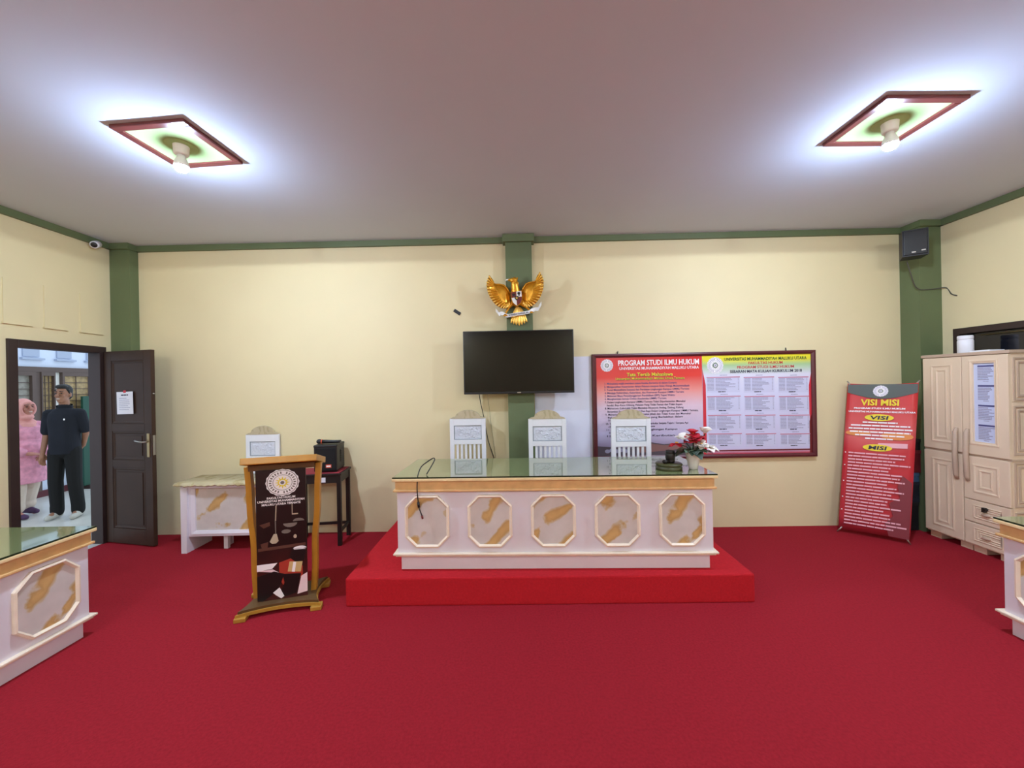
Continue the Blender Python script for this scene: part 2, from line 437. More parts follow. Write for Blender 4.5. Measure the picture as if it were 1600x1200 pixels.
# notice taped on the door
TN = Matrix.Translation((XL, D1, 0)) @ T
m = MB(); rng = random.Random(4)
m.box(-.115, .115, -.002, .0, -.12, .12, 0)
m.words(-.05, .05, .085, .012, 1, rng)
for k in range(7): m.words(-.08, .08, .05 - k * .02, .006, 2, rng, fill=rng.uniform(.6, 1))
m.box(-.015, .02, -.004, -.001, .108, .135, 3)
o = m.build('paper_notice', [M_paper, M_ink_k, M_ink_gr, M_ink_r])
o.matrix_world = TN @ Matrix.Translation((.30, -.022, 1.525)) @ Matrix.Rotation(R(-1), 4, 'Y')
tag(o, 'white paper notice taped to the upper panel of the brown door', 'notice')

# window 1: dark window above the cabinet
w1 = thing('window_1', 'dark brown framed window behind the cream cabinet', 'window', (XR, W1, 0)); w1['kind'] = 'structure'
m = MB(); L = W0 - W1; f = .06
m.box(-.02, .15, L, L + f, WZ0, WZ1); m.box(-.02, .15, -f, 0, WZ0, WZ1)
m.box(-.02, .15, L + f, -f, WZ1 - f, WZ1); m.box(-.02, .15, L + f, -f, WZ0, WZ0 + f)
m.box(.03, .09, L / 2 - .025, L / 2 + .025, WZ0 + f, WZ1 - f)
m.build('window_frame', M_brown2, w1)
m = MB(); m.box(.055, .065, L + f, -f, WZ0 + f, WZ1 - f)
m.build('window_pane', M_pane, w1)
m = MB(); m.tube([(.03, -.2, WZ1 - .085), (.03, L + f, WZ1 - .085)], .006)
m.build('curtain_rail', M_brass, w1)

# corridor outside the door
m = MB(); m.box(-7.75, XL - .15, 2.2, 10.0, -.12, -.0)
m.box(-4.63, XL, D0, D1, -.01, .002)
struct(m, 'floor_corridor', M_tile, 'pale tiled corridor floor outside the doorway', 'floor')
CX = -7.5
M_brown3 = mat('grey brown window wood', (92, 76, 70), .6, var=.08, scale=5)
M_out = mat('bluish white outside wall', (214, 224, 244), .6)
M_outy = mat('ochre outside wall', (196, 158, 96), .6)
M_amber = mat('amber patterned glass', (176, 150, 104), .4, var=.3, scale=22)
M_greyg = mat('grey patterned glass', (150, 146, 136), .4, var=.2, scale=22)
M_bright = mat('bright white outside wall', (250, 250, 246), .6)
M_dkred = mat('dark red skirting', (92, 34, 44), .5)
m = MB()
m.box(CX - .15, CX, 3.0, 9.5, 0, 3.2, 0)
m.box(CX, CX + .03, 3.0, 9.5, .0, .10, 1)
for y in (5.55, 5.98, 6.43, 6.88):                                 # louvre vents over the windows
    m.box(CX, CX + .02, y, y + .21, 2.22, 2.6, 2); m.box(CX, CX + .05, y - .03, y + .26, 2.17, 2.2, 2)
struct(m, 'wall_corridor', [M_out, M_dkred, mat('pale grey vent', (170, 182, 206), .6)], 'bluish white wall across the corridor with small vents', 'wall')
m = MB(); m.box(CX, CX + .06, 3.0, 9.5, 1.98, 2.06, 0)
struct(m, 'trim_4', M_brown3, 'dark lintel band along the corridor wall above the windows', 'trim')
def corridor_window(n, y0, y1, glass, label, fw=.05):
    w = thing('window_%d' % n, label, 'window', (CX, y0, 1.05)); w['kind'] = 'structure'
    W = y1 - y0; m = MB()
    m.box(0, .07, 0, fw, 0, .93); m.box(0, .07, W - fw, W, 0, .93); m.box(0, .07, fw, W - fw, .87, .93); m.box(0, .09, fw, W - fw, 0, .06)
    f = m.build('window_frame', M_brown3, w)
    m = MB(); m.box(.005, .02, fw, W - fw, .06, .87); m.build('pane', glass, w)
    m = MB()
    for k in range(1, 8): m.box(.03, .042, fw, W - fw, .06 + k * .1, .068 + k * .1)
    for k in range(1, 3): m.box(.03, .042, fw + (W - 2 * fw) * k / 3 - .003, fw + (W - 2 * fw) * k / 3 + .003, .06, .87)
    m.build('grille', M_brown3, w)
corridor_window(2, 5.45, 6.10, M_greyg, 'grey paned grille window across the corridor behind the woman')
corridor_window(3, 6.17, 6.36, M_amber, 'narrow amber grille window across the corridor between the two people', .018)
corridor_window(4, 6.46, 7.10, M_amber, 'amber grille window across the corridor behind the man', .03)
m = MB(); m.box(CX, CX + .05, 6.10, 6.17, 0.1, 1.98, 0)
struct(m, 'trim_5', M_brown3, 'dark brown post between the corridor windows', 'trim')
m = MB(); m.box(CX, CX + .012, 6.36, 6.46, 1.1, 1.98, 0)
struct(m, 'trim_6', M_bright, 'bright white strip of wall beside the corridor window', 'trim')
b = thing('green_board', 'tall dark green board standing against the corridor wall beside the man', 'board', (-7.3, 6.62, 0))
m = MB(); m.box(-.02, .02, 0, .6, .06, 1.58, bev=.004); m.build('panel', M_dkgreen, b)
m = MB(); m.box(-.08, .08, .03, .07, 0, .06); m.build('foot', M_brown2, b)
m = MB(); m.box(-.08, .08, .53, .57, 0, .06); m.build('foot', M_brown2, b)

# ------------------------------------------------------------------ stage
st = thing('stage', 'low red carpeted stage under the judge bench', 'stage', (.245, 2.91, 0), R(-.8))
m = MB(); m.box(-1.525, 1.525, 0, 1.42, 0, .21, bev=.012); m.build('platform', M_carpet2, st)

# ------------------------------------------------------------------ benches
def bench(label, loc, rotz):
    t = thing('judge_bench', label, 'desk', loc, rotz, 'white panelled benches')
    W, D = 2.39, .70; y0 = -D / 2
    def shell(m, hw, fr, z0, z1, th=.03, mi=0, bev=0):      # three sided carcass, open to the seats
        m.box(-hw, hw, fr, fr + th, z0, z1, mi, bev)
        m.box(-hw, -hw + th, fr + th, D / 2, z0, z1, mi); m.box(hw - th, hw, fr + th, D / 2, z0, z1, mi)
    m = MB(); shell(m, W / 2, y0 + .02, 0, .11); m.build('plinth', M_white, t)
    m = MB(); shell(m, W / 2 + .035, y0 - .015, .11, .124, .06, 0, .004); shell(m, W / 2 + .05, y0 - .03, .124, .138, .07, 0, .004)
    m.build('base_moulding', M_cgold, t)
    m = MB(); shell(m, W / 2 + .02, y0, .138, .62); m.build('body', M_white, t)
    m = MB(); shell(m, W / 2 + .03, y0 - .012, .628, .70); m.build('gold_band', M_gold, t)
    m = MB(); shell(m, W / 2 + .045, y0 - .026, .615, .632, .05, 0, .005); m.build('lower_gilt_moulding', M_gold, t)
    m = MB(); m.box(-W / 2 - .05, W / 2 + .05, y0 - .035, D / 2, .698, .722, bev=.006); m.build('top_moulding', M_pgold, t)
    m = MB(); m.box(-W / 2 - .045, W / 2 + .045, y0 - .03, D / 2, .722, .732, 0); m.box(-W / 2 - .047, W / 2 + .047, y0 - .033, y0 - .03, .722, .7325, 1)
    m.build('glass_top', [M_glass, M_edge], t)
    for k in range(5):
        cx = (k - 2) * .49; cz = .382
        a = octa(cx, cz, .345, .405, .085); b = octa(cx, cz, .30, .36, .07)
        m = MB(); m.prism(b, y0 - .006, y0 + .002); p = m.build('octagon_panel', M_marble, t)
        m = MB(); m.ring(a, b, y0 - .022, y0, lip=.012); m.build('octagon_frame', M_cgold, p)
    return t
BA = R(-1.78)
bench('white panelled judge bench with five marbled octagons standing on the red stage', (.31, 3.367, .21), BA)
bench('white panelled bench nearest the brown door, cut off by the left picture edge', (-2.92 - .33, 2.63 - 1.195, 0), R(90))
bench('white panelled bench whose corner shows in front of the cream cabinet', (3.15 + .33, 2.48 - 1.195, 0), R(-90))

# ------------------------------------------------------------------ chairs
def chair(label, loc, rotz, s=1.0):
    t = thing('high_back_chair', label, 'chair', loc, rotz, 'white chairs with arched tan crests')
    t.scale = (s, s, s)
    w = .195
    for sx in (-1, 1):                                        # back posts run down as rear legs
        m = MB(); m.box(sx * w - (.045 if sx > 0 else 0), sx * w + (0 if sx > 0 else .045), 0, .035, .42, 1.075, bev=.004)
        m.build('back_post', M_chair, t)
        m = MB(); m.box(sx * w - (.045 if sx > 0 else 0), sx * w + (0 if sx > 0 else .045), 0, .04, 0, .42, bev=.004); m.build('leg', M_chair, t)
        m = MB(); m.box(sx * w - (.045 if sx > 0 else 0), sx * w + (0 if sx > 0 else .045), -.40, -.36, 0, .40, bev=.004); m.build('leg', M_chair, t)
    for a, b in ((1.0, 1.075), (.795, .845), (.55, .60)):
        m = MB(); m.box(-w + .045, w - .045, .002, .033, a, b); m.build('back_rail', M_chair, t)
    m = MB(); m.box(-w + .045, w - .045, .012, .026, .845, 1.0, 0)
    m.ring(rect(-w + .045, w - .045, .845, 1.0), rect(-w + .053, w - .053, .853, .992), .004, .014, 1, lip=.006)
    rr = random.Random(3)
    for k in range(46):                                        # leaf scroll relief
        a = rr.uniform(-.12, .12); b = rr.uniform(.87, .975)
        m.ell((a, .011, b), (rr.uniform(.006, .014), .004, rr.uniform(.004, .008)), 6, 4, 0, Matrix.Rotation(rr.uniform(0, 3), 4, 'Y'))
    m.build('carved_panel', [M_carve, mat_groove], t)
    for k in range(6):
        x = -.15 + .035 + k * .046 - .0; m = MB(); m.box(x - .012, x + .012, .010, .026, .60, .795, bev=.003); m.build('slat', M_chair, t)
    prof = [(-.185, 1.075), (.185, 1.075), (.182, 1.082), (.155, 1.092)] + arc(0, 1.085, .135, .08, 8, 172, 14) + [(-.155, 1.092), (-.182, 1.082)]
    m = MB(); m.prism(prof, -.004, .036); m.build('crest', M_crest, t)
    m = MB(); m.box(-w, w, -.41, .0, .40, .43, bev=.005); m.build('seat_frame', M_chair, t)
    m = MB(); m.box(-w + .01, w - .01, -.40, -.005, .43, .465, bev=.012); m.build('seat', M_crest, t)
    for q in ((-w + .045, w - .045, -.39, -.37), (-w + .012, -w + .033, -.36, 0), (w - .033, w - .012, -.36, 0)):
        m = MB(); m.box(*q, .18, .21); m.build('stretcher', M_chair, t)
    return t
mat_groove = mat('grey green groove', (150, 158, 164), .6)
c0 = chair('white high-backed chair with arched crest between television cable and bench, leftmost behind the bench', (-.49, 4.235, .21), R(-1))
dup(c0, (.355, 4.02, .21), R(-1.5), 'white high-backed chair with arched crest standing behind the middle of the bench')
dup(c0, (1.175, 3.88, .21), R(-2.5), 'white high-backed chair in front of the notice board, nearest the flowers')
dup(c0, (-2.83, 4.405, 0), R(0), 'white high-backed chair behind the small white table at the wall', (.96, .90, 1.055))

# ------------------------------------------------------------------ side table with vinyl sheet
t = thing('side_table', 'white side table with marbled front panel behind the lectern', 'table', (-2.87, 3.95, 0), R(1))
m = MB(); W = .5
m.box(-W, W, 0, .34, .655, .70, bev=.004); m.build('tabletop', M_white, t)
for sx in (-1, 1):
    m = MB(); a = sx * W; p = [(a, 0), (a - sx * .055, 0), (a - sx * .065, .60), (a - sx * .065, .655), (a, .655)]
    m.prism(p, .0, .34); m.build('side_panel', M_white, t)
m = MB(); m.box(-W + .06, W - .06, .045, .06, .20, .655); m.build('front_panel', M_marble, t)
m = MB(); m.ring(rect(-W + .06, W - .06, .16, .655), rect(-W + .12, W - .12, .215, .645), .018, .05, lip=.014); m.build('panel_frame', M_white, t)
for x in (-.18, .22):
    m = MB(); m.box(x - .03, x + .03, .20, .25, 0, .66); m.build('leg', M_white, t)
m = MB(); n = 60; vs = []; fs = []
for j, (yy, zz) in enumerate(((-.03, .688), (-.022, .709), (.0, .714), (.355, .714))):
    for i in range(n + 1):
        x = -W - .05 + (2 * W + .08) * i / n
        w = math.sin(i * 1.7) * .6 + math.sin(i * .63) * .4
        vs.append((x, yy + (.006 * w if j < 2 else 0), zz + (.007 * w if j == 0 else 0)))
for j in range(3):
    for i in range(n): a = j * (n + 1) + i; fs.append((a, a + 1, a + n + 2, a + n + 1))
nv = len(vs)
vs += [(x, y, z - .006) for x, y, z in vs]
fs += [tuple(nv + q for q in reversed(f)) for f in fs]
for i in range(n): fs.append((i, i + 1, nv + i + 1, nv + i)); b = 3 * (n + 1) + i; fs.append((b, b + 1, nv + b + 1, nv + b))
for j in range(3):
    for e in (0, n): a = j * (n + 1) + e; fs.append((a, a + n + 1, nv + a + n + 1, nv + a))
m.add(vs, fs, 0, True)
o = m.build('table_cover', M_marble2, None, (-2.87, 3.95, 0), R(1)); tag(o, 'olive marbled vinyl sheet with a wavy edge spread over the side table', 'tablecloth')

# ------------------------------------------------------------------ lectern
t = thing('lectern', 'gold wooden lectern with a dark printed front board', 'lectern', (-1.776, 3.02, 0), R(16))
def base_outline(w, d, fl):
    pts = []
    cs = [(-w, -d), (w, -d), (w, d), (-w, d)]
    for k in range(4):
        (ax, ay), (bx, by) = cs[k], cs[(k + 1) % 4]
        nx, ny = -(by - ay), bx - ax; L = math.hypot(nx, ny); nx /= L; ny /= L
        for i in range(13):
            u = i / 12; dep = fl * math.sin(math.pi * u) ** .8
            pts.append((ax + (bx - ax) * u + nx * dep, ay + (by - ay) * u + ny * dep))
    return pts
m = MB(); m.prism(base_outline(.275, .20, .045), .028, .05, 'xy', 1); m.prism(base_outline(.262, .188, .045), .05, .068, 'xy', 0)
bs = m.build('base', [M_lectbase, M_lectedge], t)
for sx in (-1, 1):
    for sy in (-1, 1):
        m = MB(); m.box(sx * .245 - .038, sx * .245 + .038, sy * .172 - .038, sy * .172 + .038, 0, .03, bev=.006, M=None); m.build('foot', M_lectedge, bs)
zs = [.068 + (1.06 - .068) * i / 14 for i in range(15)]
for sx in (-1, 1):
    for yy, r_ in ((.0, 1),):
        rings = []
        for z in zs:
            u = (z - .068) / .992
            x = .245 - .05 / (1 + math.exp((u - .52) * 16)) + .012 * math.sin(u * 6.3)
            x *= sx
            rings.append([(x - .019, -.02, z), (x + .019, -.02, z), (x + .019, .045, z), (x - .019, .045, z)])
        m = MB(); m.loft(rings, 0, False); m.build('side_post', M_lectern, t)
rng = random.Random(8)
M_lp = ramp_mat('dark printed photograph', [(0, (70, 24, 22)), (.25, (60, 22, 20)), (.45, (26, 14, 14)), (1, (34, 22, 24))], 'Z', .07, 1.03, .35, noise=.25, nscale=7)
m = MB(); W = .168; PY = -.085; B, Tp = .068, 1.04
m.box(-W, W, PY, PY + .012, B, Tp, 0)
def L2(zx, zy): return ((zx - 320) * .336 / 295, Tp - (zy - 150) * (Tp - B) / 890)
def poly(pts, mi, d): m.prism([L2(*p) for p in pts], PY - d, PY - d + .002, 'xz', mi)
INK = [M_lp, M_ink_w, mat('pale beige print', (190, 176, 150), .5), mat('brown print', (88, 52, 40), .5), mat('red orange print', (170, 52, 36), .5), mat('black print', (10, 8, 10), .4), mat('gold print', (206, 178, 120), .5), mat('pinkish white print', (240, 214, 216), .5), M_ink_y, mat('grey print tone', (120, 112, 104), .5)]
poly([(172, 790), (290, 790), (260, 825), (172, 835)], 1, .001)
poly([(172, 835), (262, 830), (300, 858), (172, 832)], 7, .0012)
poly([(300, 790), (370, 770), (440, 830), (440, 900), (330, 960), (300, 900)], 4, .0010)
poly([(172, 870), (270, 845), (330, 870), (300, 960), (250, 1010), (200, 1040), (172, 1030)], 5, .0016)
poly([(262, 990), (300, 960), (330, 1020), (310, 1036), (280, 1010)], 1, .0018)
poly([(430, 900), (467, 880), (467, 1010), (405, 1022)], 7, .0012)
poly([(360, 760), (380, 700), (440, 695), (462, 730), (450, 790), (400, 800)], 5, .0018)
poly(arc(425, 706, 40, 16, 180, 360, 8)[::-1] + [(462, 716), (425, 700), (390, 712)], 1, .0022)
poly([(362, 790), (440, 800), (428, 870), (350, 858)], 6, .002)
poly([(385, 796), (402, 798), (392, 866), (374, 862)], 1, .0024)
poly([(320, 870), (430, 880), (420, 920), (400, 1010), (330, 1026), (310, 980), (330, 930)], 5, .0022)
poly([(190, 520), (250, 505), (252, 530), (215, 545)], 3, .001); poly([(195, 650), (240, 640), (235, 680), (205, 690)], 3, .001)
poly([(286, 395), (292, 395), (287, 500), (281, 500)], 2, .001); poly([(280, 500), (286, 500), (286, 590), (281, 590)], 9, .001)
poly([(272, 590), (290, 590), (300, 640), (285, 655), (262, 655), (248, 640)], 2, .001)
poly([(381, 390), (385, 390), (385, 462), (381, 462)], 2, .001); poly([(381, 460), (418, 460), (418, 468), (381, 468)], 2, .001)
poly(arc(370, 525, 42, 28, 0, 180, 8)[::-1], 9, .001); poly(arc(345, 580, 28, 14, 0, 360, 10), 9, .001)
poly(arc(420, 515, 34, 20, 180, 360, 8), 9, .0012); poly(disc(398, 620, 10, 14, 10), 2, .001)
poly([(180, 680), (460, 670), (460, 690), (180, 700)], 3, .0008)
def emblem(m, cx, cz, r, y, white, green, gold, n=24, k=1.0):
    """round scalloped seal: pale disc, ring, sun with rays"""
    pts = [(cx + k * r * (1 + .025 * math.cos(16 * a)) * math.cos(a), cz + r * (1 + .025 * math.cos(16 * a)) * math.sin(a)) for a in [2 * math.pi * i / 64 for i in range(64)]]
    m.prism(pts, y - .002, y, 'xz', white)
    def rg(r0, r1, mi, d):
        o = [(cx + k * r1 * math.cos(2 * math.pi * i / n), cz + r1 * math.sin(2 * math.pi * i / n)) for i in range(n)]
        q = [(cx + k * r0 * math.cos(2 * math.pi * i / n), cz + r0 * math.sin(2 * math.pi * i / n)) for i in range(n)]
        m.ring(o, q, y - d - .002, y - d, mi)
    rg(.90 * r, .94 * r, green, .001); rg(.56 * r, .59 * r, green, .001)
    for i in range(26):                                        # ring of small lettering
        a = 2 * math.pi * i / 26
        if i % 13 == 6: continue
        T = Matrix.Translation((cx + k * .74 * r * math.cos(a), y - .003, cz + .74 * r * math.sin(a))) @ Matrix.Rotation(-a, 4, 'Y')
        m.box(-.08 * r, .08 * r, -.001, .001, -.045 * r, .045 * r, green, 0, T)
    star = []
    for i in range(24): q = (.46 if i % 2 == 0 else .24) * r; star.append((cx + k * q * math.cos(2 * math.pi * i / 24), cz + q * math.sin(2 * math.pi * i / 24)))
    m.prism(star, y - .004, y - .003, 'xz', gold)
    m.prism(disc(cx, cz, .2 * r * k, .2 * r, 14), y - .006, y - .005, 'xz', white)
    m.prism(disc(cx, cz, .12 * r * k, .12 * r, 12), y - .0075, y - .0065, 'xz', green)
ec = L2(330, 240); emblem(m, ec[0], ec[1], .1, PY - .001, 1, 9, 8, k=1.12)
for (s_, zy, w_) in (('FAKULTAS HUKUM', 342, .19), ('UNIVERSITAS MUHAMMADIYAH', 363, .315), ('MALUKU UTARA TERNATE', 385, .26)):
    m.text(s_, 0, L2(0, zy)[1], width=w_, height=.016, mi=1, y=PY - .003, bold=.03)
m.build('front_board', INK, t)
m = MB(); sl = Matrix.Translation((0, -.10, 1.09)) @ Matrix.Rotation(R(-13), 4, 'X')
m.box(-.255, .255, -.03, .34, 0, .05, 0, .006, sl); m.build('top_board', M_lectern, t)
m = MB(); m.box(-.223, .223, -.06, .12, 1.035, 1.075); m.build('shelf_box', M_lectdark, t)

# ------------------------------------------------------------------ small black table, portable speaker, microphone
t = thing('black_table', 'small black wooden table with dark red top beside the lectern', 'table', (-2.07, 4.20, 0), R(6))
hw, hd = .25, .165
m = MB(); m.box(-hw - .01, hw + .01, -hd - .01, hd + .01, .735, .755, 0, .004); m.build('table_frame', M_blackwood, t)
m = MB(); m.box(-hw + .01, hw - .01, -hd + .005, hd - .01, .755, .76); m.build('tabletop', M_redtop, t)
m = MB(); m.box(-hw + .02, hw - .02, -hd + .005, -hd + .025, .655, .735); m.box(-hw + .02, hw - .02, hd - .025, hd - .005, .655, .735)
m.box(-hw + .005, -hw + .025, -hd + .02, hd - .02, .655, .735); m.box(hw - .025, hw - .005, -hd + .02, hd - .02, .655, .735); m.build('apron', M_blackwood, t)
for sx in (-1, 1):
    for sy in (-1, 1):
        m = MB(); m.box(sx * (hw - .02) - .02, sx * (hw - .02) + .02, sy * (hd - .02) - .02, sy * (hd - .02) + .02, 0, .735, bev=.003); m.build('leg', M_blackwood, t)
m = MB(); m.box(-hw + .03, hw - .03, hd - .035, hd - .01, .13, .155); m.box(-hw + .008, -hw + .032, -hd + .03, hd - .03, .13, .155); m.box(hw - .032, hw - .008, -hd + .03, hd - .03, .13, .155)
m.build('stretcher', M_blackwood, t)
m = MB(); m.box(.02, .10, -hd + .002, -hd + .005, .665, .715); m.build('paper_label', M_paper, t)
s = thing('portable_speaker', 'black portable loudspeaker box on the small black table', 'speaker', (-1.985, 4.22, .76), R(8))
m = MB(); m.box(-.115, .115, -.14, .14, .01, .275, bev=.012); m.box(-.118, .118, -.142, .142, .262, .288, bev=.01)
bd = m.build('body', M_black, s)
m = MB(); m.box(-.10, .10, -.146, -.138, .03, .255, bev=.004); m.build('grille', M_black2, s)
m = MB(); m.box(.005, .06, -.149, -.145, .05, .085); m.box(.012, .053, -.1505, -.148, .06, .075, 1); m.build('badge', [mat('orange red badge', (214, 84, 58), .5), M_ink_w], s)
m = MB(); m.box(.114, .119, -.02, .09, .09, .22)
for k in range(5): m.box(.118, .122, -.01, .08, .10 + k * .024, .112 + k * .024)
m.build('side_handle', M_dkgrey, s)
m = MB(); m.box(-.09, .09, .08, .12, .287, .305, bev=.006); m.build('carry_handle', M_black, s)
for x in (-.09, .09):
    for y in (-.11, .11):
        m = MB(); m.box(x - .015, x + .015, y - .015, y + .015, 0, .012); m.build('foot', M_black, s)
mi = thing('microphone', 'black handheld microphone lying on top of the portable loudspeaker', 'microphone', (-1.975, 4.16, 1.075), R(6))
m = MB(); m.tube([(-.06, 0, 0), (-.02, 0, .0), (.10, 0, -.004), (.13, 0, -.006)], [.021, .019, .014, .013], 12); m.build('handle', M_black, mi)
m = MB(); m.ell((-.085, 0, .002), (.03, .026, .026)); m.build('mic_head', M_dkgrey, mi)
m = MB(); m.tube([(-.064, 0, 0), (-.054, 0, 0)], .0245, 14); m.build('red_ring', mat('orange ring', (206, 84, 50), .4), mi)
# ------------------------------------------------------------------ television
t = thing('television', 'large black flat television mounted on the wall below the golden eagle', 'television', (.075, 4.20, 1.545), RB - .004)
m = MB(); m.box(-.595, .595, .0, .035, 0, .682, bev=.006); m.box(-.40, .40, .03, .06, .08, .52, bev=.012); m.build('casing', M_black, t)
m = MB(); m.box(-.582, .582, -.003, .002, .024, .672); m.build('screen', M_screen, t)
m = MB(); m.box(-.02, .02, -.005, .0, .006, .018); m.build('logo_plate', M_metal, t)
m = MB(); m.box(-.16, .16, .06, .105, .18, .46); m.build('wall_bracket', M_dkgrey, t)
def cable(pts, r, label, mats=M_ebony, name='cable', cat='cable', n=6):
    P = [Vector(p) for p in pts]; out = []
    for i in range(len(P) - 1):
        a = P[max(i - 1, 0)]; b = P[i]; c = P[i + 1]; d = P[min(i + 2, len(P) - 1)]
        for k in range(6):
            u = k / 6
            out.append(.5 * ((2 * b) + (c - a) * u + (2 * a - 5 * b + 4 * c - d) * u * u + (3 * b - a - 3 * c + d) * u ** 3))
    out.append(P[-1])
    m = MB(); m.tube(out, r, n); o = m.build(name, mats); return tag(o, label, cat)
cable([(-.36, 4.245, 1.56), (-.352, 4.33, 1.45), (-.325, 4.38, 1.29), (-.28, 4.40, 1.02), (-.215, 4.405, .80), (-.15, 4.405, .5), (-.14, 4.40, .22)], .0045, 'thin black television cable hanging down the wall behind the leftmost bench chair')
cable([(-.27, 4.245, 1.56), (-.26, 4.35, 1.40), (-.245, 4.407, 1.2), (-.215, 4.408, .95), (-.20, 4.408, .72), (-.20, 4.405, .22)], .003, 'fine beige cable on the wall beside the green pilaster', mat('beige cable', (168, 158, 120), .6))

# ------------------------------------------------------------------ eagle emblem
eg = thing('eagle_emblem', 'golden eagle emblem with spread wings, shield and ribbon on the green pilaster', 'emblem', (.072, BY(.1) - .10, 2.335), 0)
eg.rotation_euler = (0, R(-2.5), RB)
K = .00063
def E2(zx, zy): return ((zx - 662) * K, (1060 - zy) * K * .97)
def wing(sx):
    inner = [(560, 560), (520, 480), (470, 420), (400, 402), (330, 398), (290, 372), (258, 320), (232, 235)]
    outer = [(232, 235), (192, 320), (174, 400), (178, 480), (196, 560), (228, 640), (272, 710), (330, 775), (400, 818), (470, 832), (520, 805), (556, 745)]
    P = [E2(*p) for p in outer]; Q = [E2(*p) for p in inner]
    root = E2(565, 600)
    m = MB()
    def dep(x, z):                                             # wings curve forward towards the tips
        d = math.hypot(x - root[0], z - root[1]); return -.055 - .25 * d + .22 * d * d
    cen = E2(400, 590)
    ol = Q[:-1] + P
    vs = [(cen[0], dep(*cen) - .022, cen[1])] + [(x, dep(x, z), z) for x, z in ol]
    mid = [((x + cen[0] * 1.2) / 2.2, dep((x + cen[0] * 1.2) / 2.2, (z + cen[1] * 1.2) / 2.2) - .016, (z + cen[1] * 1.2) / 2.2) for x, z in ol]
    n = len(ol)
    V = vs + mid; V += [(x, y + .016, z) for x, y, z in V]
    o2 = 1 + 2 * n; fs = []
    for i in range(n):
        j = (i + 1) % n
        fs += [(0, 1 + n + i, 1 + n + j), (1 + n + i, 1 + i, 1 + j, 1 + n + j), (o2, o2 + 1 + n + j, o2 + 1 + n + i), (o2 + 1 + n + i, o2 + 1 + n + j, o2 + 1 + j, o2 + 1 + i), (1 + i, o2 + 1 + i, o2 + 1 + j, 1 + j)]
    T = Matrix.Scale(-1, 4, (1, 0, 0)) if sx > 0 else Matrix()
    m.add(V, fs, 0, True, T)
    m.tube([(x, dep(x, z) - .004, z) for x, z in Q], [.008, .009, .009, .008, .007, .006, .005, .003], 8, 0, T)
    w = m.build('wing', M_eagle, eg)
    f = MB()
    NF = 17                                                    # flight feathers along the outer edge
    for i in range(NF):
        u = (i + .3) / NF * (len(P) - 1); a = int(u); q = u - a
        tip = Vector(P[a]).lerp(Vector(P[min(a + 1, len(P) - 1)]), q)
        inn = Vector(root).lerp(tip, .52 + .10 * (i / NF)) if i > 3 else Vector(E2(330, 430)).lerp(tip, .25)
        d = tip - inn; c = (inn + tip) / 2; L = d.length
        an = math.atan2(d.x, d.y)
        f.ell((c.x, dep(c.x, c.y) - .010, c.y), (.0125, .008, L * .55), 8, 6, 0, Matrix.Rotation(an, 4, 'Y'))
        tp = inn.lerp(tip, .84)
        f.ell((tp.x, dep(tp.x, tp.y) - .014, tp.y), (.0095, .007, .020), 8, 5, 1, Matrix.Rotation(an, 4, 'Y'))
    fo = MB()
    fo.v = [T @ v for v in f.v]; fo.f = f.f; fo.mi = f.mi; fo.sm = f.sm
    fo.build('feathers', [M_eagle, M_eagle2], w)
wing(-1); wing(1)
m = MB()
def e3(zx, zy, y): a, b = E2(zx, zy); return (a, y, b)
m.ell(e3(668, 620, -.055), (.062, .045, .115)); m.cap(e3(665, 560, -.065), .052, e3(655, 420, -.085), .040); m.ell(e3(642, 350, -.095), (.042, .034, .032))
m.cap(e3(612, 337, -.098), .021, e3(556, 340, -.105), .012)
m.cap(e3(690, 335, -.088), .016, e3(712, 298, -.085), .006); m.cap(e3(655, 315, -.09), .015, e3(668, 285, -.088), .006)
for k in range(26):
    rr = random.Random(k); zx = 610 + rr.random() * 100; zy = 400 + rr.random() * 160
    m.ell(e3(zx, zy, -.095 - .012 * (1 - abs(zx - 662) / 60)), (.012, .010, .018), 8, 5)
for sx, (kx, ky), (cx, cy) in ((-1, (540, 800), (462, 930)), (1, (800, 800), (905, 905))):
    m.cap(e3(662 + sx * 70, 740, -.06), .026, e3(kx, ky, -.07), .018); m.cap(e3(kx, ky, -.07), .014, e3(cx, cy, -.08), .009)
    for q in (-40, -12, 16, 40): m.cap(e3(cx, cy, -.08), .008, e3(cx + q * 1.1, cy + 48 - abs(q) * .3, -.10), .004)
sculpt(m, 'body', M_eagle, eg, .0045, 2)
m = MB(); m.cap(e3(566, 336, -.104), .0105, e3(520, 330, -.108), .006); m.cap(e3(520, 330, -.108), .006, e3(512, 350, -.108), .003); m.build('beak', M_silver, eg)
m = MB()
for k in range(-3, 4):
    a = math.radians(k * 7.5); x0, z0 = E2(690 + k * 12, 830)
    L = .105 - .004 * abs(k)
    m.ell((x0 + math.sin(a) * L * .85, -.045 - .004 * (3 - abs(k)), z0 - math.cos(a) * L * .85), (.019, .008, L), 10, 7, 0, Matrix.Rotation(-a, 4, 'Y'))
m.build('tail', M_eagle2, eg)
m = MB(); SY = -.118
sh = lambda zx, zy: E2(zx, zy)
out = [(578, 556), (766, 548), (768, 700), (742, 760), (700, 795), (672, 808), (640, 790), (600, 745), (580, 690)]
m.prism([sh(*p) for p in out], SY, SY + .03, 'xz', 0)
ins = lambda pts, mi, d=.002: m.prism([sh(*p) for p in pts], SY - d, SY, 'xz', mi)
ins([(584, 562), (668, 558), (670, 655), (586, 660)], 1); ins([(674, 558), (760, 554), (762, 650), (676, 654)], 2)
ins([(586, 666), (670, 660), (672, 802), (645, 785), (605, 740)], 2); ins([(676, 660), (762, 656), (760, 700), (736, 756), (700, 788), (676, 802)], 1)
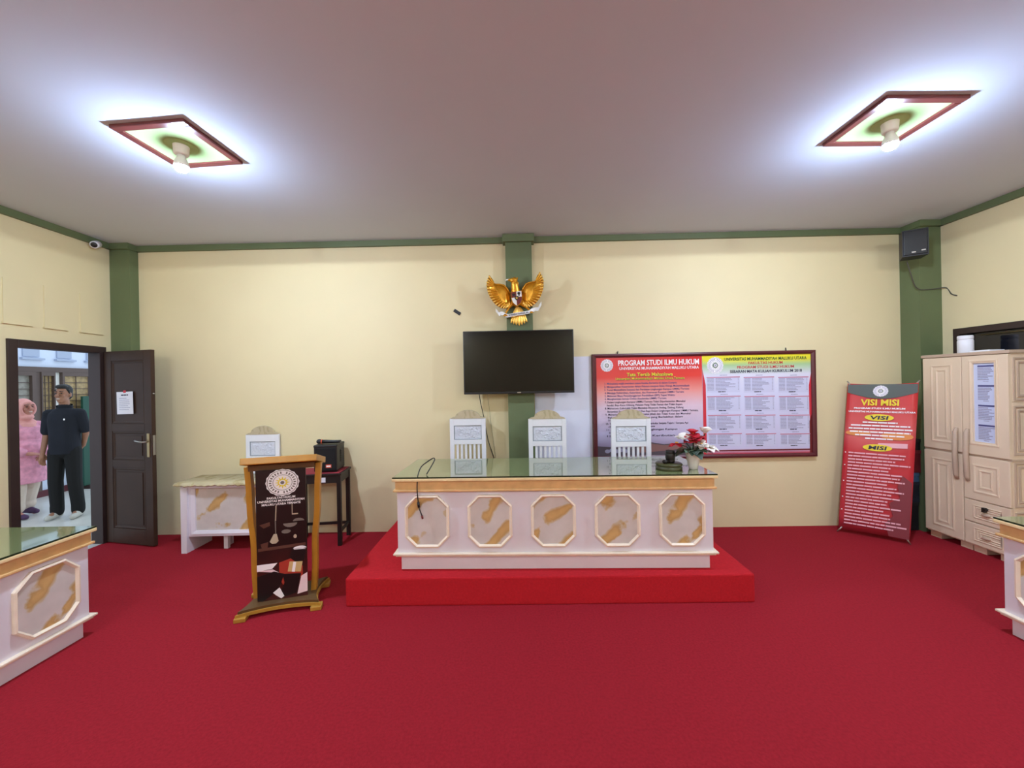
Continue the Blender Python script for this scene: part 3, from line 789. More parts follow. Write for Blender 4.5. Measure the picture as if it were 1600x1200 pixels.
ins(disc(716, 590, 26, 24, 14), 3, .004); ins([(706, 600), (728, 600), (726, 636), (708, 636)], 3, .004)
ins([(640, 640), (705, 636), (706, 680), (674, 715), (640, 684)], 3, .005)
st5 = [(674 + (26 if i % 2 == 0 else 11) * math.sin(math.pi * i / 5), 672 - (26 if i % 2 == 0 else 11) * math.cos(math.pi * i / 5)) for i in range(10)]
ins(st5, 4, .007)
ins([(600, 600), (622, 585), (640, 596), (654, 588), (650, 618), (628, 634), (606, 622)], 3, .0035)
m.build('shield', [M_eagle, M_maroon, M_silver, M_ebony, M_eagle2], eg)
m = MB()
def ribbon(pts, w, mi=0):
    vs = []; fs = []; n = len(pts)
    for zx, zy, y in pts:
        x, z = E2(zx, zy); vs += [(x, y, z + w), (x, y, z - w), (x, y + .005, z - w), (x, y + .005, z + w)]
    for i in range(n - 1):
        for k in range(4): a = i * 4; fs.append((a + k, a + (k + 1) % 4, a + 4 + (k + 1) % 4, a + 4 + k))
    fs += [(0, 1, 2, 3), (4 * n - 1, 4 * n - 2, 4 * n - 3, 4 * n - 4)]
    m.add(vs, fs, mi, False)
ribbon([(500, 968, -.098), (560, 962, -.108), (640, 953, -.114), (700, 948, -.116), (780, 940, -.112), (850, 930, -.104), (880, 922, -.098)], .0165)
ribbon([(300, 840, -.075), (330, 885, -.09), (360, 930, -.085), (385, 905, -.075), (420, 915, -.08), (470, 955, -.09), (505, 968, -.096)], .019)
ribbon([(1095, 775, -.075), (1060, 830, -.09), (1030, 880, -.085), (985, 870, -.075), (950, 885, -.08), (915, 895, -.09), (880, 922, -.096)], .019)
a0 = E2(690, 947)
T = Matrix.Translation((a0[0], 0, a0[1])) @ Matrix.Rotation(R(-5.2), 4, 'Y')
mt = MB(T); mt.text('BHINNEKA TUNGGAL IKA', 0, 0, width=.215, height=.018, y=-.119, bold=.02); m.v += mt.v; o_ = len(m.v) - len(mt.v)
m.f += [tuple(i + o_ for i in f) for f in mt.f]; m.mi += [1] * len(mt.f); m.sm += mt.sm
m.build('ribbon', [M_silver, M_ink_k], eg)
m = MB(); m.box(-.05, .05, -.03, .0, .18, .30); m.build('wall_mount', M_eagle, eg)

# ------------------------------------------------------------------ small things on the walls
m = MB(); m.box(-.042, .042, -.012, 0, -.018, .018, bev=.004)
o = m.build('black_tag', M_dkgrey); o.location = (-.605, BY(-.6) - .0, 2.475); o.rotation_euler = (0, R(34), RB)
tag(o, 'small black tag stuck aslant on the cream wall left of the eagle', 'tag')
m = MB(); m.box(0, .64, -.006, 0, .75, 1.945)
o = m.build('white_sheet', mat('plain white sheet', (224, 226, 240), .6, var=.03, scale=3), None, (.255, BY(.25) - .001, 0), RB)
tag(o, 'plain white sheet on the wall between green pilaster and notice board', 'sheet')

sp = thing('wall_speaker', 'black loudspeaker fixed high on the right green column', 'speaker', (4.11, 3.98, 2.86), R(-32))
m = MB(); p = [(-.095, -.08), (.095, -.08), (.08, .09), (-.08, .09)]
m.prism(p, .0, .265, 'xy'); m.build('body', M_dkgrey, sp)
m = MB(); m.box(-.086, .086, -.092, -.078, .012, .253, bev=.006); m.build('grille', M_black, sp)
m = MB(); m.box(-.03, .0, -.094, -.09, .03, .042); m.box(.04, .07, -.094, -.09, .04, .052); m.build('badge', M_metal, sp)
m = MB(); m.tube([(.02, .09, .15), (.05, .15, .15), (.10, .22, .15), (.147, .285, .15)], .013, 8); m.box(.0, .06, .03, .05, .262, .275); m.build('bracket', M_dkgrey, sp)
cable([(4.14, 4.07, 2.85), (4.20, 4.09, 2.72), (4.27, 4.12, 2.61), (4.345, 4.138, 2.57), (4.46, 4.138, 2.57), (4.575, 4.10, 2.575), (4.573, 4.05, 2.50), (4.573, 4.0, 2.47)], .0055, 'grey wire running from the wall loudspeaker across the right green column', mat('grey wire', (80, 78, 70), .6), 'speaker_wire', 'wire')
cc = thing('security_camera', 'small white security camera under the ceiling beside the left column', 'camera', (-4.44, 4.18, 3.235), R(35))
m = MB(); m.lathe([(.038, -.02), (.038, .0), (.03, .012)], 16, 0, Matrix.Translation((-.005, .02, .0)) @ Matrix.Rotation(R(-60), 4, 'Y')); m.build('mount', M_whitepl, cc)
T = Matrix.Translation((.01, 0, -.005)) @ Matrix.Rotation(R(20), 4, 'X')
m = MB(T); m.lathe([(.02, -.075), (.036, -.07), (.038, -.06), (.038, .05), (.028, .07)], 16, 0, Matrix.Rotation(R(-90), 4, 'X')); m.build('body', M_whitepl, cc)
m = MB(T); m.lathe([(.02, -.079), (.027, -.075), (.027, -.06)], 16, 0, Matrix.Rotation(R(-90), 4, 'X')); m.build('lens', M_ebony, cc)

# ------------------------------------------------------------------ notice board
nb = thing('notice_board', 'wide maroon framed notice board with a red poster and a timetable poster', 'notice board', (2.135, BY(2.135) - .03, 1.375), RB)
hw, hh = 1.235, .59
m = MB(); m.ring(rect(-hw, hw, -hh, hh), rect(-hw + .045, hw - .045, -hh + .04, hh - .04), -.02, .028, lip=.012); m.build('frame', M_frame, nb)
m = MB(); m.box(-hw + .03, hw - .03, .006, .026, -hh + .03, hh - .03); m.build('backing', M_paper, nb)
m = MB()
for x in (-.95, .92): m.tube([(x, .0, hh), (x + .01, .02, hh + .03)], .006, 6)
m.build('hook', M_dkgrey, nb)
def bx_(zx): return (zx - 777) * .001783
def bz_(zx, zy): return (411 - (zy + (zx - 777) * .018)) * .001783
rng = random.Random(11)
M_post1 = ramp_mat('red fading poster print', [(0, (96, 74, 84)), (.10, (150, 140, 168)), (.22, (196, 190, 218)), (.50, (226, 200, 214)), (.66, (236, 150, 140)), (.80, (226, 66, 58)), (1, (214, 42, 46))], 'Z', -.55, .55, .3, noise=.05, nscale=2)
m = MB(); x0, x1 = -1.195, -.012; PY = .002
m.box(x0, x1, PY, .006, -.55, .55, 0)
I1 = [M_post1, M_ink_w, M_ink_y, M_ink_k, M_ink_b, M_ink_g, M_ink_gr, mat('dim brown print', (132, 96, 92), .5), mat('dark grey print', (84, 76, 84), .5)]
def head(mb, s_, zx0, zx1, zy, h, mi, bold=.035, y=None):
    mb.text(s_, (bx_(zx0) + bx_(zx1)) / 2, bz_((zx0 + zx1) / 2, zy), width=bx_(zx1) - bx_(zx0), height=h, mi=mi, y=(PY - .003 if y is None else y), bold=bold)
emblem(m, bx_(177), bz_(177, 163), .069, PY - .001, 1, 6, 5)
head(m, 'PROGRAM STUDI ILMU HUKUM', 248, 752, 143, .060, 1, .022)
head(m, 'UNIVERSITAS MUHAMMADIYAH MALUKU UTARA', 254, 750, 178, .031, 1, .018)
head(m, 'Tata Tertib Mahasiswa', 300, 588, 219, .040, 3, .055, PY - .0024); head(m, 'Tata Tertib Mahasiswa', 300, 588, 218, .040, 2, .02, PY - .004)
head(m, 'Universitas Muhammadiyah Maluku Utara Ternate', 230, 660, 244, .027, 3, .06, PY - .0024); head(m, 'Universitas Muhammadiyah Maluku Utara Ternate', 230, 660, 243, .027, 2, .01, PY - .004)
LINES = [('1. Mahasiswa wajib memberi salam Ketika Bertemu di dalam Kampus', 160, 610), ('2. Mengamalkan Kesantunan dalam Pakaian maupun Etika Warga Muhammadiyah', 158, 690), ('3. Turut Memelihara Suasana dan Peralatan Lingkungan Kampus UMMU Ternate', 158, 688),
         ('4. Menjaga Kebersihan, Ketertiban, dan Keamanan Kampus UMMU Ternate', 160, 655), ('5. Melunasi Biaya Penyelenggaraan Pendidikan (SPP) Tepat Waktu', 160, 598), ('6. Menghormati Semua Civitas Akademika UMMU Ternate', 160, 545),
         ('7. Dalam Lingkungan Kampus UMMU Ternate Tidak Diperkenankan Memakai', 160, 662), ('Sandal, Baju Kaos Oblong, Pakaian Yang Tidak Pantas dan Tidak Sopan.', 172, 645), ('8. Mahasiswa (Laki-Laki) Tidak Memakai Aksesoris Anting, Gelang, Kalung,', 160, 652),
         ('Berambut Panjang (Gondrong) Dan Rapi Dalam Lingkungan Kampus UMMU Ternate,', 176, 742), ('9. Mahasiswa (Wanita) Tidak Memakai Jilbab dan Tidak Ketat dan Memakai', 162, 694), ('Pakaian Tembus Pandang dan yang Berlebihan dalam', 178, 645), ('Lingkungan Kampus.', 178, 300),
         ('10. Tidak Membawa dan Mengonsumsi Narkoba Senjata Tajam / Senjata Api', 164, 676), ('di Lingkungan Kampus', 180, 470), ('11. Tidak Merokok dalam Lingkungan Kampus', 166, 608), ('dan Ruang Kuliah', 182, 300), ('12. Tidak Membuat Keributan', 168, 590)]
for k, (s_, a, b) in enumerate(LINES):
    head(m, s_, a, b, 273 + k * 19.4, .0215, 3 if k > 5 else 4, .008)
m.prism([(x0 + .004, -.548), (x1 - .004, -.548), (x1 - .004, -.40), (-.45, -.43), (-.62, -.40), (-.85, -.47), (x0 + .004, -.44)], PY - .0016, PY - .0004, 'xz', 8)
m.prism([(-.72, -.52), (-.40, -.50), (-.20, -.47), (-.22, -.43), (-.45, -.44), (-.60, -.42), (-.75, -.46)], PY - .003, PY - .0018, 'xz', 7)
for k in range(5): m.prism(disc(-1.08 + k * .05, -.50 + .012 * (k % 2), .03, .022, 10), PY - .003, PY - .0018, 'xz', 6)
m.build('rules_poster', I1, nb)
m = MB()
M_post2 = ramp_mat('yellow green fading poster print', [(0, (188, 40, 60)), (.05, (206, 204, 232)), (.62, (214, 216, 240)), (.80, (222, 222, 236)), (.90, (170, 206, 150)), (.95, (230, 222, 60)), (1, (240, 226, 50))], 'Z', -.55, .55, .3)
x0, x1 = -.008, 1.195
m.box(x0, x1, PY, .006, -.55, .55, 0)
I2 = [M_post2, M_ink_w, M_ink_g, M_ink_pk, M_ink_k, M_ink_gr, M_ink_r, M_ink_y, mat('pale lilac table print', (206, 208, 232), .6), M_maroon]
m.prism([(x0, -.55), (x0 + .034, -.55), (x0 + .034, .22), (x0, .40)], PY - .001, PY, 'xz', 6); m.prism([(x1 - .03, -.55), (x1, -.55), (x1, .36), (x1 - .03, .2)], PY - .001, PY, 'xz', 6)
m.prism([(x1 - .032, -.55), (x1, -.55), (x1, -.10), (x1 - .032, -.2)], PY - .0016, PY - .0008, 'xz', 9)
m.box(x0 + .03, x1 - .03, PY - .0012, PY, -.52, -.505, 9)
emblem(m, bx_(852), bz_(852, 163), .09, PY - .001, 1, 5, 2)
head(m, 'UNIVERSITAS MUHAMMADIYAH MALUKU UTARA', 908, 1418, 120, .034, 2, .02)
head(m, 'FAKULTAS HUKUM', 1058, 1270, 146, .030, 6, .015); head(m, 'PROGRAM STUDI ILMU HUKUM', 988, 1340, 172, .030, 6, .015)
head(m, 'SEBARAN MATA KULIAH KURIKULUM 2018', 943, 1388, 198, .031, 4, .02)
rows = ((232, 332), (352, 450), (470, 566), (586, 668)); cols = ((797, 1004), (1028, 1216), (1242, 1428))
for ri, (ya, yb) in enumerate(rows):
    for ci, (xa, xb) in enumerate(cols):
        a, b = bx_(xa + ri * 2), bx_(xb + ri * 2); zt, zb = bz_((xa + xb) / 2, ya), bz_((xa + xb) / 2, yb)
        m.box(a, b, PY - .0015, PY - .0005, zb, zt, 8)
        m.box(a, b, PY - .003, PY - .0015, zt - .014, zt - .004, 3)
        m.words(a + (b - a) * .4, a + (b - a) * .62, zt + .014, .007, 5, rng, y=PY - .003)
        nl = int((zt - zb - .03) / .0155)
        for k in range(nl):
            z = zt - .024 - k * .0155
            if z < zb + .02: break
            m.words(a + .008, a + (b - a) * .22, z, .0085, 5, rng, y=PY - .003, gap=.3)
            m.words(a + (b - a) * .27, b - .05, z, .0085, 5, rng, y=PY - .003, fill=rng.uniform(.45, 1), gap=.3)
            m.box(b - .022, b - .014, PY - .003, PY - .001, z - .004, z + .004, 5)
        m.words(a + (b - a) * .34, a + (b - a) * .56, zb + .008, .009, 4, rng, y=PY - .003)
m.build('timetable_poster', I2, nb)

# ------------------------------------------------------------------ leaning banner
BL, BR_, TL = Vector((3.47, 4.19, .03)), Vector((3.875, 3.83, .03)), Vector((3.685, 4.285, 1.585))
u = (BR_ - BL); WB = u.length; u.normalize(); v = (TL - BL); HB = v.length; v.normalize(); n_ = u.cross(v).normalized()
# local axes: x along the width, z up the sheet, -y towards the hall
MB_ = Matrix(((u.x, -n_.x, v.x, 0), (u.y, -n_.y, v.y, 0), (u.z, -n_.z, v.z, 0), (0, 0, 0, 1)))
bn = thing('standing_banner', 'red standing banner with yellow headline leaning at the back wall beside the cream cabinet', 'banner', BL)
M_ban = ramp_mat('red banner print', [(0, (150, 44, 56)), (.12, (188, 48, 58)), (.55, (196, 42, 52)), (.66, (214, 92, 92)), (.80, (206, 60, 60)), (1, (200, 40, 46))], 'Z', 0, 1.55, .3, noise=.25, nscale=2.5)
m = MB(MB_); n = 12
vs = []; fs = []
for k in range(2):
    for j in range(n + 1):
        for i in range(n + 1):
            uu, vv = i / n, j / n
            sag = .006 * math.sin(uu * 9) * math.sin(vv * 5)
            ztop = HB * vv - (.012 * math.sin(math.pi * uu) if j == n else 0) + (.012 * math.sin(math.pi * uu) if j == 0 else 0)
            vs.append((WB * uu, sag + k * .003, ztop))
N1 = (n + 1) ** 2
for j in range(n):
    for i in range(n):
        a = j * (n + 1) + i; q = (a, a + 1, a + n + 2, a + n + 1); fs += [q, tuple(N1 + i_ for i_ in reversed(q))]
for i in range(n):
    for a, b in ((i, i + 1), (n * (n + 1) + i, n * (n + 1) + i + 1), (i * (n + 1), (i + 1) * (n + 1)), (i * (n + 1) + n, (i + 1) * (n + 1) + n)): fs.append((a, b, N1 + b, N1 + a))
m.add(vs, fs, 0, True)
IB = [M_ban, mat('slate green print', (74, 82, 76), .4), M_ink_w, M_ink_y, M_ink_k, M_ink_lp, M_ink_gr, M_ink_g, mat('dark maroon print', (128, 44, 54), .45), mat('orange print', (226, 140, 70), .5)]
BYo = -.012
band = [(.004, HB - .012), (WB - .004, HB - .012)] + [(WB - .004 - (WB - .008) * i / 14, HB - .10 - .065 * math.sin(math.pi * i / 14)) for i in range(15)]
m.prism(band, BYo + .001, BYo + .004, 'xz', 1)
for i in range(14):
    pass
emblem(m, WB * .49, HB - .085, .058, BYo - .001, 2, 6, 7)
def bt(s_, fx0, fx1, fz, h, mi, bold=.04, y=BYo - .002, shear=0): m.text(s_, WB * (fx0 + fx1) / 2, HB * (1 - fz), width=WB * (fx1 - fx0), height=h, mi=mi, y=y, bold=bold, shear=shear)
bt('VISI MISI', .22, .76, .130, .064, 3, .03)
bt('PROGRAM STUDI ILMU HUKUM', .12, .84, .170, .017, 2, .04); bt('UNIVERSITAS MUHAMMADIYAH MALUKU UTARA', .04, .98, .193, .017, 2, .04)
for fz, s_ in ((.232, 'VISI'), (.432, 'MISI')):
    m.prism(disc(WB * .49, HB * (1 - fz), .112, .036, 24), BYo - .002, BYo + .002, 'xz', 3)
    bt(s_, .36, .62, fz, .038, 4, .03, BYo - .004, .1)
rng = random.Random(21)
m.prism([(WB * .5, HB * .60), (WB * .9, HB * .605), (WB * .9, HB * .575), (WB * .5, HB * .57)], BYo - .001, BYo + .001, 'xz', 5)
m.prism(disc(WB * .75, HB * .65, .12, .04, 14), BYo + .0005, BYo + .002, 'xz', 9); m.prism(disc(WB * .2, HB * .66, .10, .03, 14), BYo + .0005, BYo + .002, 'xz', 9)
for k in range(6): 
    ins_ = (.2, .03, .0, .02, .1, .25)[k]
    m.words(WB * (.06 + ins_), WB * (.95 - ins_), HB * (.735 - .0215 * k), .014, 2, rng, y=BYo - .002, gap=.35)
m.prism([(WB * .72, .02), (WB * .985, .015), (WB * .985, HB * .36), (WB * .86, HB * .40), (WB * .80, HB * .33), (WB * .84, HB * .26), (WB * .70, HB * .22), (WB * .76, HB * .14), (WB * .66, HB * .09)], BYo + .0005, BYo + .002, 'xz', 8)
for k in range(23):
    nb_ = k in (0, 4, 9, 14, 18)
    z = HB * (.525 - .0215 * k)
    if nb_: m.prism(disc(WB * .035, z, .006, .006, 8), BYo - .002, BYo, 'xz', 2)
    m.words(WB * .08, WB * .97, z, .014, 5, rng, y=BYo - .002, fill=rng.uniform(.62, .98), gap=.35)
m.build('banner_sheet', IB, bn)
for cx, cz in ((0, 0), (WB, 0), (0, HB), (WB, HB)):
    m = MB(MB_); sx = -1 if cx == 0 else 1; sz = -1 if cz == 0 else 1
    m.tube([(cx - sx * .03, .006, cz - sz * .03), (cx + sx * .006, .002, cz + sz * .028)], [.009, .006], 8); m.build('corner_clip', M_metal, bn)
m = MB(MB_); m.tube([(.02, .014, .02), (WB / 2, .03, HB * .45), (WB - .02, .014, HB - .02)], .005, 6); m.tube([(WB - .02, .016, .02), (WB / 2, .036, HB * .45), (.02, .016, HB - .02)], .005, 6)
m.build('support_rods', M_dkgrey, bn)

# ------------------------------------------------------------------ cream cabinet
cb = thing('storage_cabinet', 'tall cream plastic cabinet with moulded doors against the right wall', 'cabinet', (4.425, 3.715, 0), R(-90))
W, D, HC = .70, .29, 1.865; hx = W / 2; f = -D / 2
m = MB(); m.box(-hx, hx, f + .02, D / 2, .06, HC - .03, bev=.004)
m.build('body', M_cab, cb)
m = MB(); m.box(-hx - .012, hx + .012, f - .008, D / 2, HC - .03, HC, bev=.006); m.build('cornice', M_cabd, cb)
m = MB(); m.box(-hx - .004, hx + .004, f + .012, D / 2, .898, .916); m.build('trim_rail', M_cabd, cb)
for x in (-hx + .06, -.02, .09, hx - .06):
    m = MB(); m.box(x - .05, x + .05, f + .04, D / 2 - .02, 0, .065, bev=.004); m.build('foot', M_cab, cb)
def mould(m, x0, x1, z0, z1, y, mi=0, w=.022):
    m.ring(rect(x0, x1, z0, z1), rect(x0 + w, x1 - w, z0 + w, z1 - w), y - .006, y + .004, mi, lip=.005)
def door(x0, x1, z0, z1, glass=False, hand=None, mz=None, pad=.055):
    m = MB(); y = f - .002
    if glass:
        gx0, gx1, gz0, gz1 = x0 + .085, x1 - .10, z0 + .12, z1 - .07
        m.box(x0, gx0, y, f + .02, z0, z1); m.box(gx1, x1, y, f + .02, z0, z1); m.box(gx0, gx1, y, f + .02, z0, gz0); m.box(gx0, gx1, y, f + .02, gz1, z1)
        mould(m, gx0 - .03, gx1 + .03, gz0 - .03, gz1 + .03, y)
        d = m.build('door', M_cab, cb)
        return d, (gx0, gx1, gz0, gz1)
    m.box(x0, x1, y, f + .02, z0, z1, bev=.006)
    a, b, c, e = x0 + pad, x1 - pad, (mz or (z0 + .07, z1 - .07))[0], (mz or (z0 + .07, z1 - .07))[1]
    mould(m, a, b, c, e, y); mould(m, a + .045, b - .045, c + .045, e - .045, y)
    return m.build('door', M_cab, cb), None
g = .004
dul, _ = door(-hx, -g, .918, HC - .035, pad=.075)
dll, _ = door(-hx, -g, .075, .896, pad=.075)
dur, gl = door(g, hx, .918, HC - .035, True)
dlr, _ = door(g, hx, .495, .896, pad=.075)
gx0, gx1, gz0, gz1 = gl
m = MB(); rng = random.Random(5)
m.box(gx0, gx1, f + .010, f + .014, gz0, gz1, 0)
for k in range(4):
    zt = gz1 - .02 - k * (gz1 - gz0) / 4; zb = zt - (gz1 - gz0) / 4 + .035
    m.box(gx0 + .03, gx1 - .005, f + .0085, f + .0105, zt - .016, zt, 2)
    for q in range(8): m.words(gx0 + .03, gx1 - .01, zt - .028 - q * (zt - zb - .03) / 8, .009, 1, rng, y=f + .0085, fill=rng.uniform(.6, 1), gap=.25)
    m.words(gx0 + .07, gx1 - .05, zb, .006, 1, rng, y=f + .0085)
m.build('timetable_sheet', [mat('bluish white paper', (206, 214, 240), .5), M_ink_gr, M_ink_b], dur)
for x, d in ((-.045, dul), (.045, dur)):
    m = MB(); m.tube([(x, f - .006, .66), (x, f - .022, .70), (x, f - .03, .90), (x, f - .022, 1.11), (x, f - .006, 1.15)], [.012, .019, .020, .019, .012], 10); m.build('handle', M_cabd, d)
for z0, z1, key in ((.285, .488, 1), (.075, .277, 0)):
    m = MB(); y = f - .002; m.box(g, hx, y, f + .02, z0, z1, bev=.006)
    a, b = .075, hx - .065; c = (z0 + z1) / 2
    for q in range(3): mould(m, a + q * .025, b - q * .0, c - .06 + q * .018, c + .06 - q * .018, y, w=.012)
    dr = m.build('drawer', M_cab, cb)
    m = MB(); m.ell(((a + b) / 2, y - .012, c - .008), (.035, .014, .016)); m.build('drawer_pull', M_cabd, dr)
    if key:
        m = MB(); m.lathe([(.014, -.006), (.014, .006)], 12, 0, Matrix.Translation(((a + b) / 2 + .0, y - .008, c + .045)) @ Matrix.Rotation(R(90), 4, 'X'))
        m.box((a + b) / 2 - .012, (a + b) / 2 + .012, y - .04, y - .012, c + .02, c + .062, 0, .004); m.tube([((a + b) / 2, y - .03, c + .03), ((a + b) / 2 + .02, y - .04, c + .06)], .007); m.build('key', M_ebony, dr)
m = MB()
Tm = Matrix.Translation((hx, 0, 0)) @ Matrix.Rotation(R(90), 4, 'Z')          # side facing the hall
for a, b in ((1.42, 1.80), (.95, 1.38), (.50, .89), (.09, .46)):
    mm = MB(Tm); mould(mm, f + .035, D / 2 - .03, a, b, -.001); mould(mm, f + .07, D / 2 - .065, a + .035, b - .035, -.001)
    o_ = len(m.v); m.v += mm.v; m.f += [tuple(i + o_ for i in q) for q in mm.f]; m.mi += mm.mi; m.sm += mm.sm
m.build('side_moulding', M_cabd, cb)
gap_cyl = thing('daylight_cylinder', 'white cylinder standing in for a gap of daylight above the cream cabinet', 'container', (4.42, 3.80, HC))  # lidded cylinder added in place of daylight coming through the curtain gap
m = MB(); m.lathe([(.05, 0), (.056, .006), (.056, .12), (.05, .135)], 20); m.build('body', M_whitepl, gap_cyl)
m = MB(); m.lathe([(.053, .133), (.055, .137), (.055, .165), (.05, .172)], 20); m.build('lid', M_whitepl, gap_cyl)
m = MB(); m.box(-.07, .07, -.08, .08, 0, .018, bev=.004); o = m.build('white_tray', M_whitepl, None, (4.43, 3.64, HC)); tag(o, 'low white tray on top of the cream cabinet beside the white cylinder', 'tray')
# dark corner pile between banner and cabinet
z = 0
for k, (h, c, l) in enumerate(((.30, (24, 26, 30), 'black cardboard box at the floor of the corner pile behind the banner'), (.22, (40, 46, 60), 'dark slate box second from the floor in the corner pile'), (.10, (70, 110, 150), 'blue flat box in the middle of the corner pile beside the cabinet'), (.24, (116, 30, 40), 'dark red box in the upper corner pile beside the cabinet'), (.12, (30, 26, 30), 'black box topmost of the corner pile between banner and cabinet'))):
    t = thing('cardboard_box', l, 'box', (4.235 + .008 * (k % 2), 4.24 - .008 * k, z), R(-4 + 3 * (k % 3)), 'boxes piled in the corner')
    m = MB(); m.box(-.095, .095, -.055, .055, 0, h - .03, bev=.004); m.build('carton', mat('box colour %s' % l.split()[0], c, .6, var=.25, scale=14), t)
    m = MB(); m.box(-.098, .098, -.058, .058, h - .035, h, bev=.003); m.build('lid', mat('lid colour %s' % l.split()[0], tuple(min(255, v + 14) for v in c), .6), t)
    z += h + .001

# ------------------------------------------------------------------ things on the bench
GZ = .21 + .732
fp = thing('flower_pot', 'white conical pot with red and white artificial flowers on the bench', 'flower pot', (1.44, 3.13, GZ), 0)
m = MB(); m.lathe([(.030, 0), (.034, .004), (.057, .125), (.062, .14), (.055, .14), (.05, .125)], 22); m.build('pot', M_pot, fp)
m = MB(); m.lathe([(.05, .118), (.03, .128)], 16); m.build('filling', M_leaf, fp)
rng = random.Random(14)
def leaf_(m, base, dirv, L, w, mi, droop=.25):
    d = Vector(dirv).normalized(); s_ = d.cross(Vector((0, 0, 1)));
    if s_.length < .1: s_ = Vector((1, 0, 0))
    s_.normalize(); up = s_.cross(d)
    vs = []; n = 6; base = Vector(base)
    for th in (0, -.0016):
        for i in range(n + 1):
            u_ = i / n; ww = w * math.sin(math.pi * min(.98, .04 + u_ * .96)) ** .8
            c = base + d * L * u_ + Vector((0, 0, -droop * L * u_ * u_)) + up * th
            vs += [c - s_ * ww + up * ww * .35, c, c + s_ * ww + up * ww * .35]
    N = 3 * (n + 1); fs = []
    for i in range(n):
        for k in (0, 1):
            a = i * 3 + k; q = (a, a + 1, a + 4, a + 3); fs += [q, tuple(N + j for j in reversed(q))]
        for k in (0, 2): a = i * 3 + k; fs.append((a, a + 3, N + a + 3, N + a))
    m.add(vs, fs, mi, True)
def bloom(c, mat_, nl, L, w, tilt):
    m = MB(); c = Vector(c)
    for k in range(nl):
        a = 2 * math.pi * k / nl + rng.random() * .4
        d = Vector((math.cos(a), math.sin(a) * .8, .35 + .2 * rng.random())) + Vector(tilt)
        leaf_(m, c, d, L * rng.uniform(.8, 1.15), w, 0)
    for k in range(4): m.ell(c + Vector((rng.uniform(-.008, .008), rng.uniform(-.01, 0), .012)), .006, 6, 5, 1)
    m.build('flower', [mat_, M_eagle2], fp)
bloom((.0, -.02, .235), M_petal_r, 7, .10, .048, (0, -.6, .1)); bloom((.012, .02, .275), M_petal_r, 5, .07, .034, (0, 0, .5))
bloom((-.075, -.01, .235), M_petal_w, 6, .085, .042, (-.3, -.4, .2)); bloom((.10, .0, .285), M_petal_w, 6, .085, .040, (.2, -.2, .7)); bloom((.10, -.01, .18), M_petal_w, 6, .085, .040, (.4, -.3, -.5))
bloom((.04, -.05, .20), M_petal_w, 5, .07, .036, (.1, -.7, -.2)); bloom((-.03, -.04, .215), M_petal_r, 5, .07, .036, (-.1, -.7, 0))
bloom((-.135, -.01, .205), M_petal_r, 5, .055, .028, (-.5, -.1, -.6))
for k in range(22):
    a = 2 * math.pi * k / 22 + rng.random() * .4; m = MB()
    leaf_(m, (.02 * math.cos(a), .02 * math.sin(a), .135), (math.cos(a), math.sin(a), rng.uniform(.1, 1.0)), rng.uniform(.10, .15), .042, 0, .5)
    m.build('leaf', M_leaf2 if k in (2, 13, 18, 19) else M_leaf, fp)
m = MB()
for p in ((0, -.02, .235), (.012, .02, .27), (-.075, -.01, .235), (.10, 0, .28), (.10, -.01, .18), (-.13, -.01, .205)): m.tube([(0, 0, .12), (p[0] * .4, p[1] * .4, .18), p], .004, 6)
m.build('stems', M_leaf, fp)
o = MB().lathe([(.098, 0), (.102, .006), (.102, .022), (.092, .028), (.098, .034), (.104, .042), (.10, .05), (.02, .052)], 28).build('sound_block', M_olive, None, (1.25, 3.145, GZ))
tag(o, 'round dark olive wooden block on the bench left of the flower pot', 'sound block')
gv = thing('gavel', 'dark gavel resting on the round olive block', 'gavel', (1.265, 3.15, GZ + .052), R(20))
m = MB(); m.lathe([(.028, 0), (.034, .004), (.036, .02), (.034, .024), (.037, .03), (.038, .05), (.037, .07), (.034, .076), (.036, .08), (.034, .096), (.028, .10)], 22); m.build('head', M_ebony, gv)
m = MB(); m.tube([(-.02, -.01, .018), (-.06, -.02, .016), (-.085, -.025, .016)], [.012, .014, .016], 10); m.build('handle', M_blackwood, gv)
ck = thing('audio_cable', 'black audio cable looped on the bench glass and hanging over its front', 'cable', (-.72, 3.06, .945))
def sm(pts):
    P = [Vector(p) for p in pts]; out = []
    for i in range(len(P) - 1):
        a = P[max(i - 1, 0)]; b = P[i]; c = P[i + 1]; d = P[min(i + 2, len(P) - 1)]
        for k in range(6):
            u_ = k / 6; out.append(.5 * ((2 * b) + (c - a) * u_ + (2 * a - 5 * b + 4 * c - d) * u_ * u_ + (3 * b - a - 3 * c + d) * u_ ** 3))
    return out + [P[-1]]
m = MB(); m.tube(sm([(.03, .03, .003), (.055, .08, .05), (.078, .115, .098), (.066, .125, .112), (.025, .09, .09), (-.012, .04, .062), (-.026, .0, .02), (-.028, -.03, -.02), (-.028, -.045, -.10), (-.022, -.042, -.20)]), .0045, 8); m.build('cord', M_ebony, ck)
m = MB(); m.tube([(-.022, -.042, -.195), (-.018, -.042, -.235)], [.009, .010], 10); m.tube([(-.018, -.042, -.235), (.004, -.042, -.30)], .0048, 8); m.build('connector', M_ebony, ck)
m = MB(); m.tube([(.004, -.042, -.30), (.010, -.042, -.325)], [.008, .007], 10); m.build('plug', mat('dark red plug', (120, 40, 34), .4), ck)

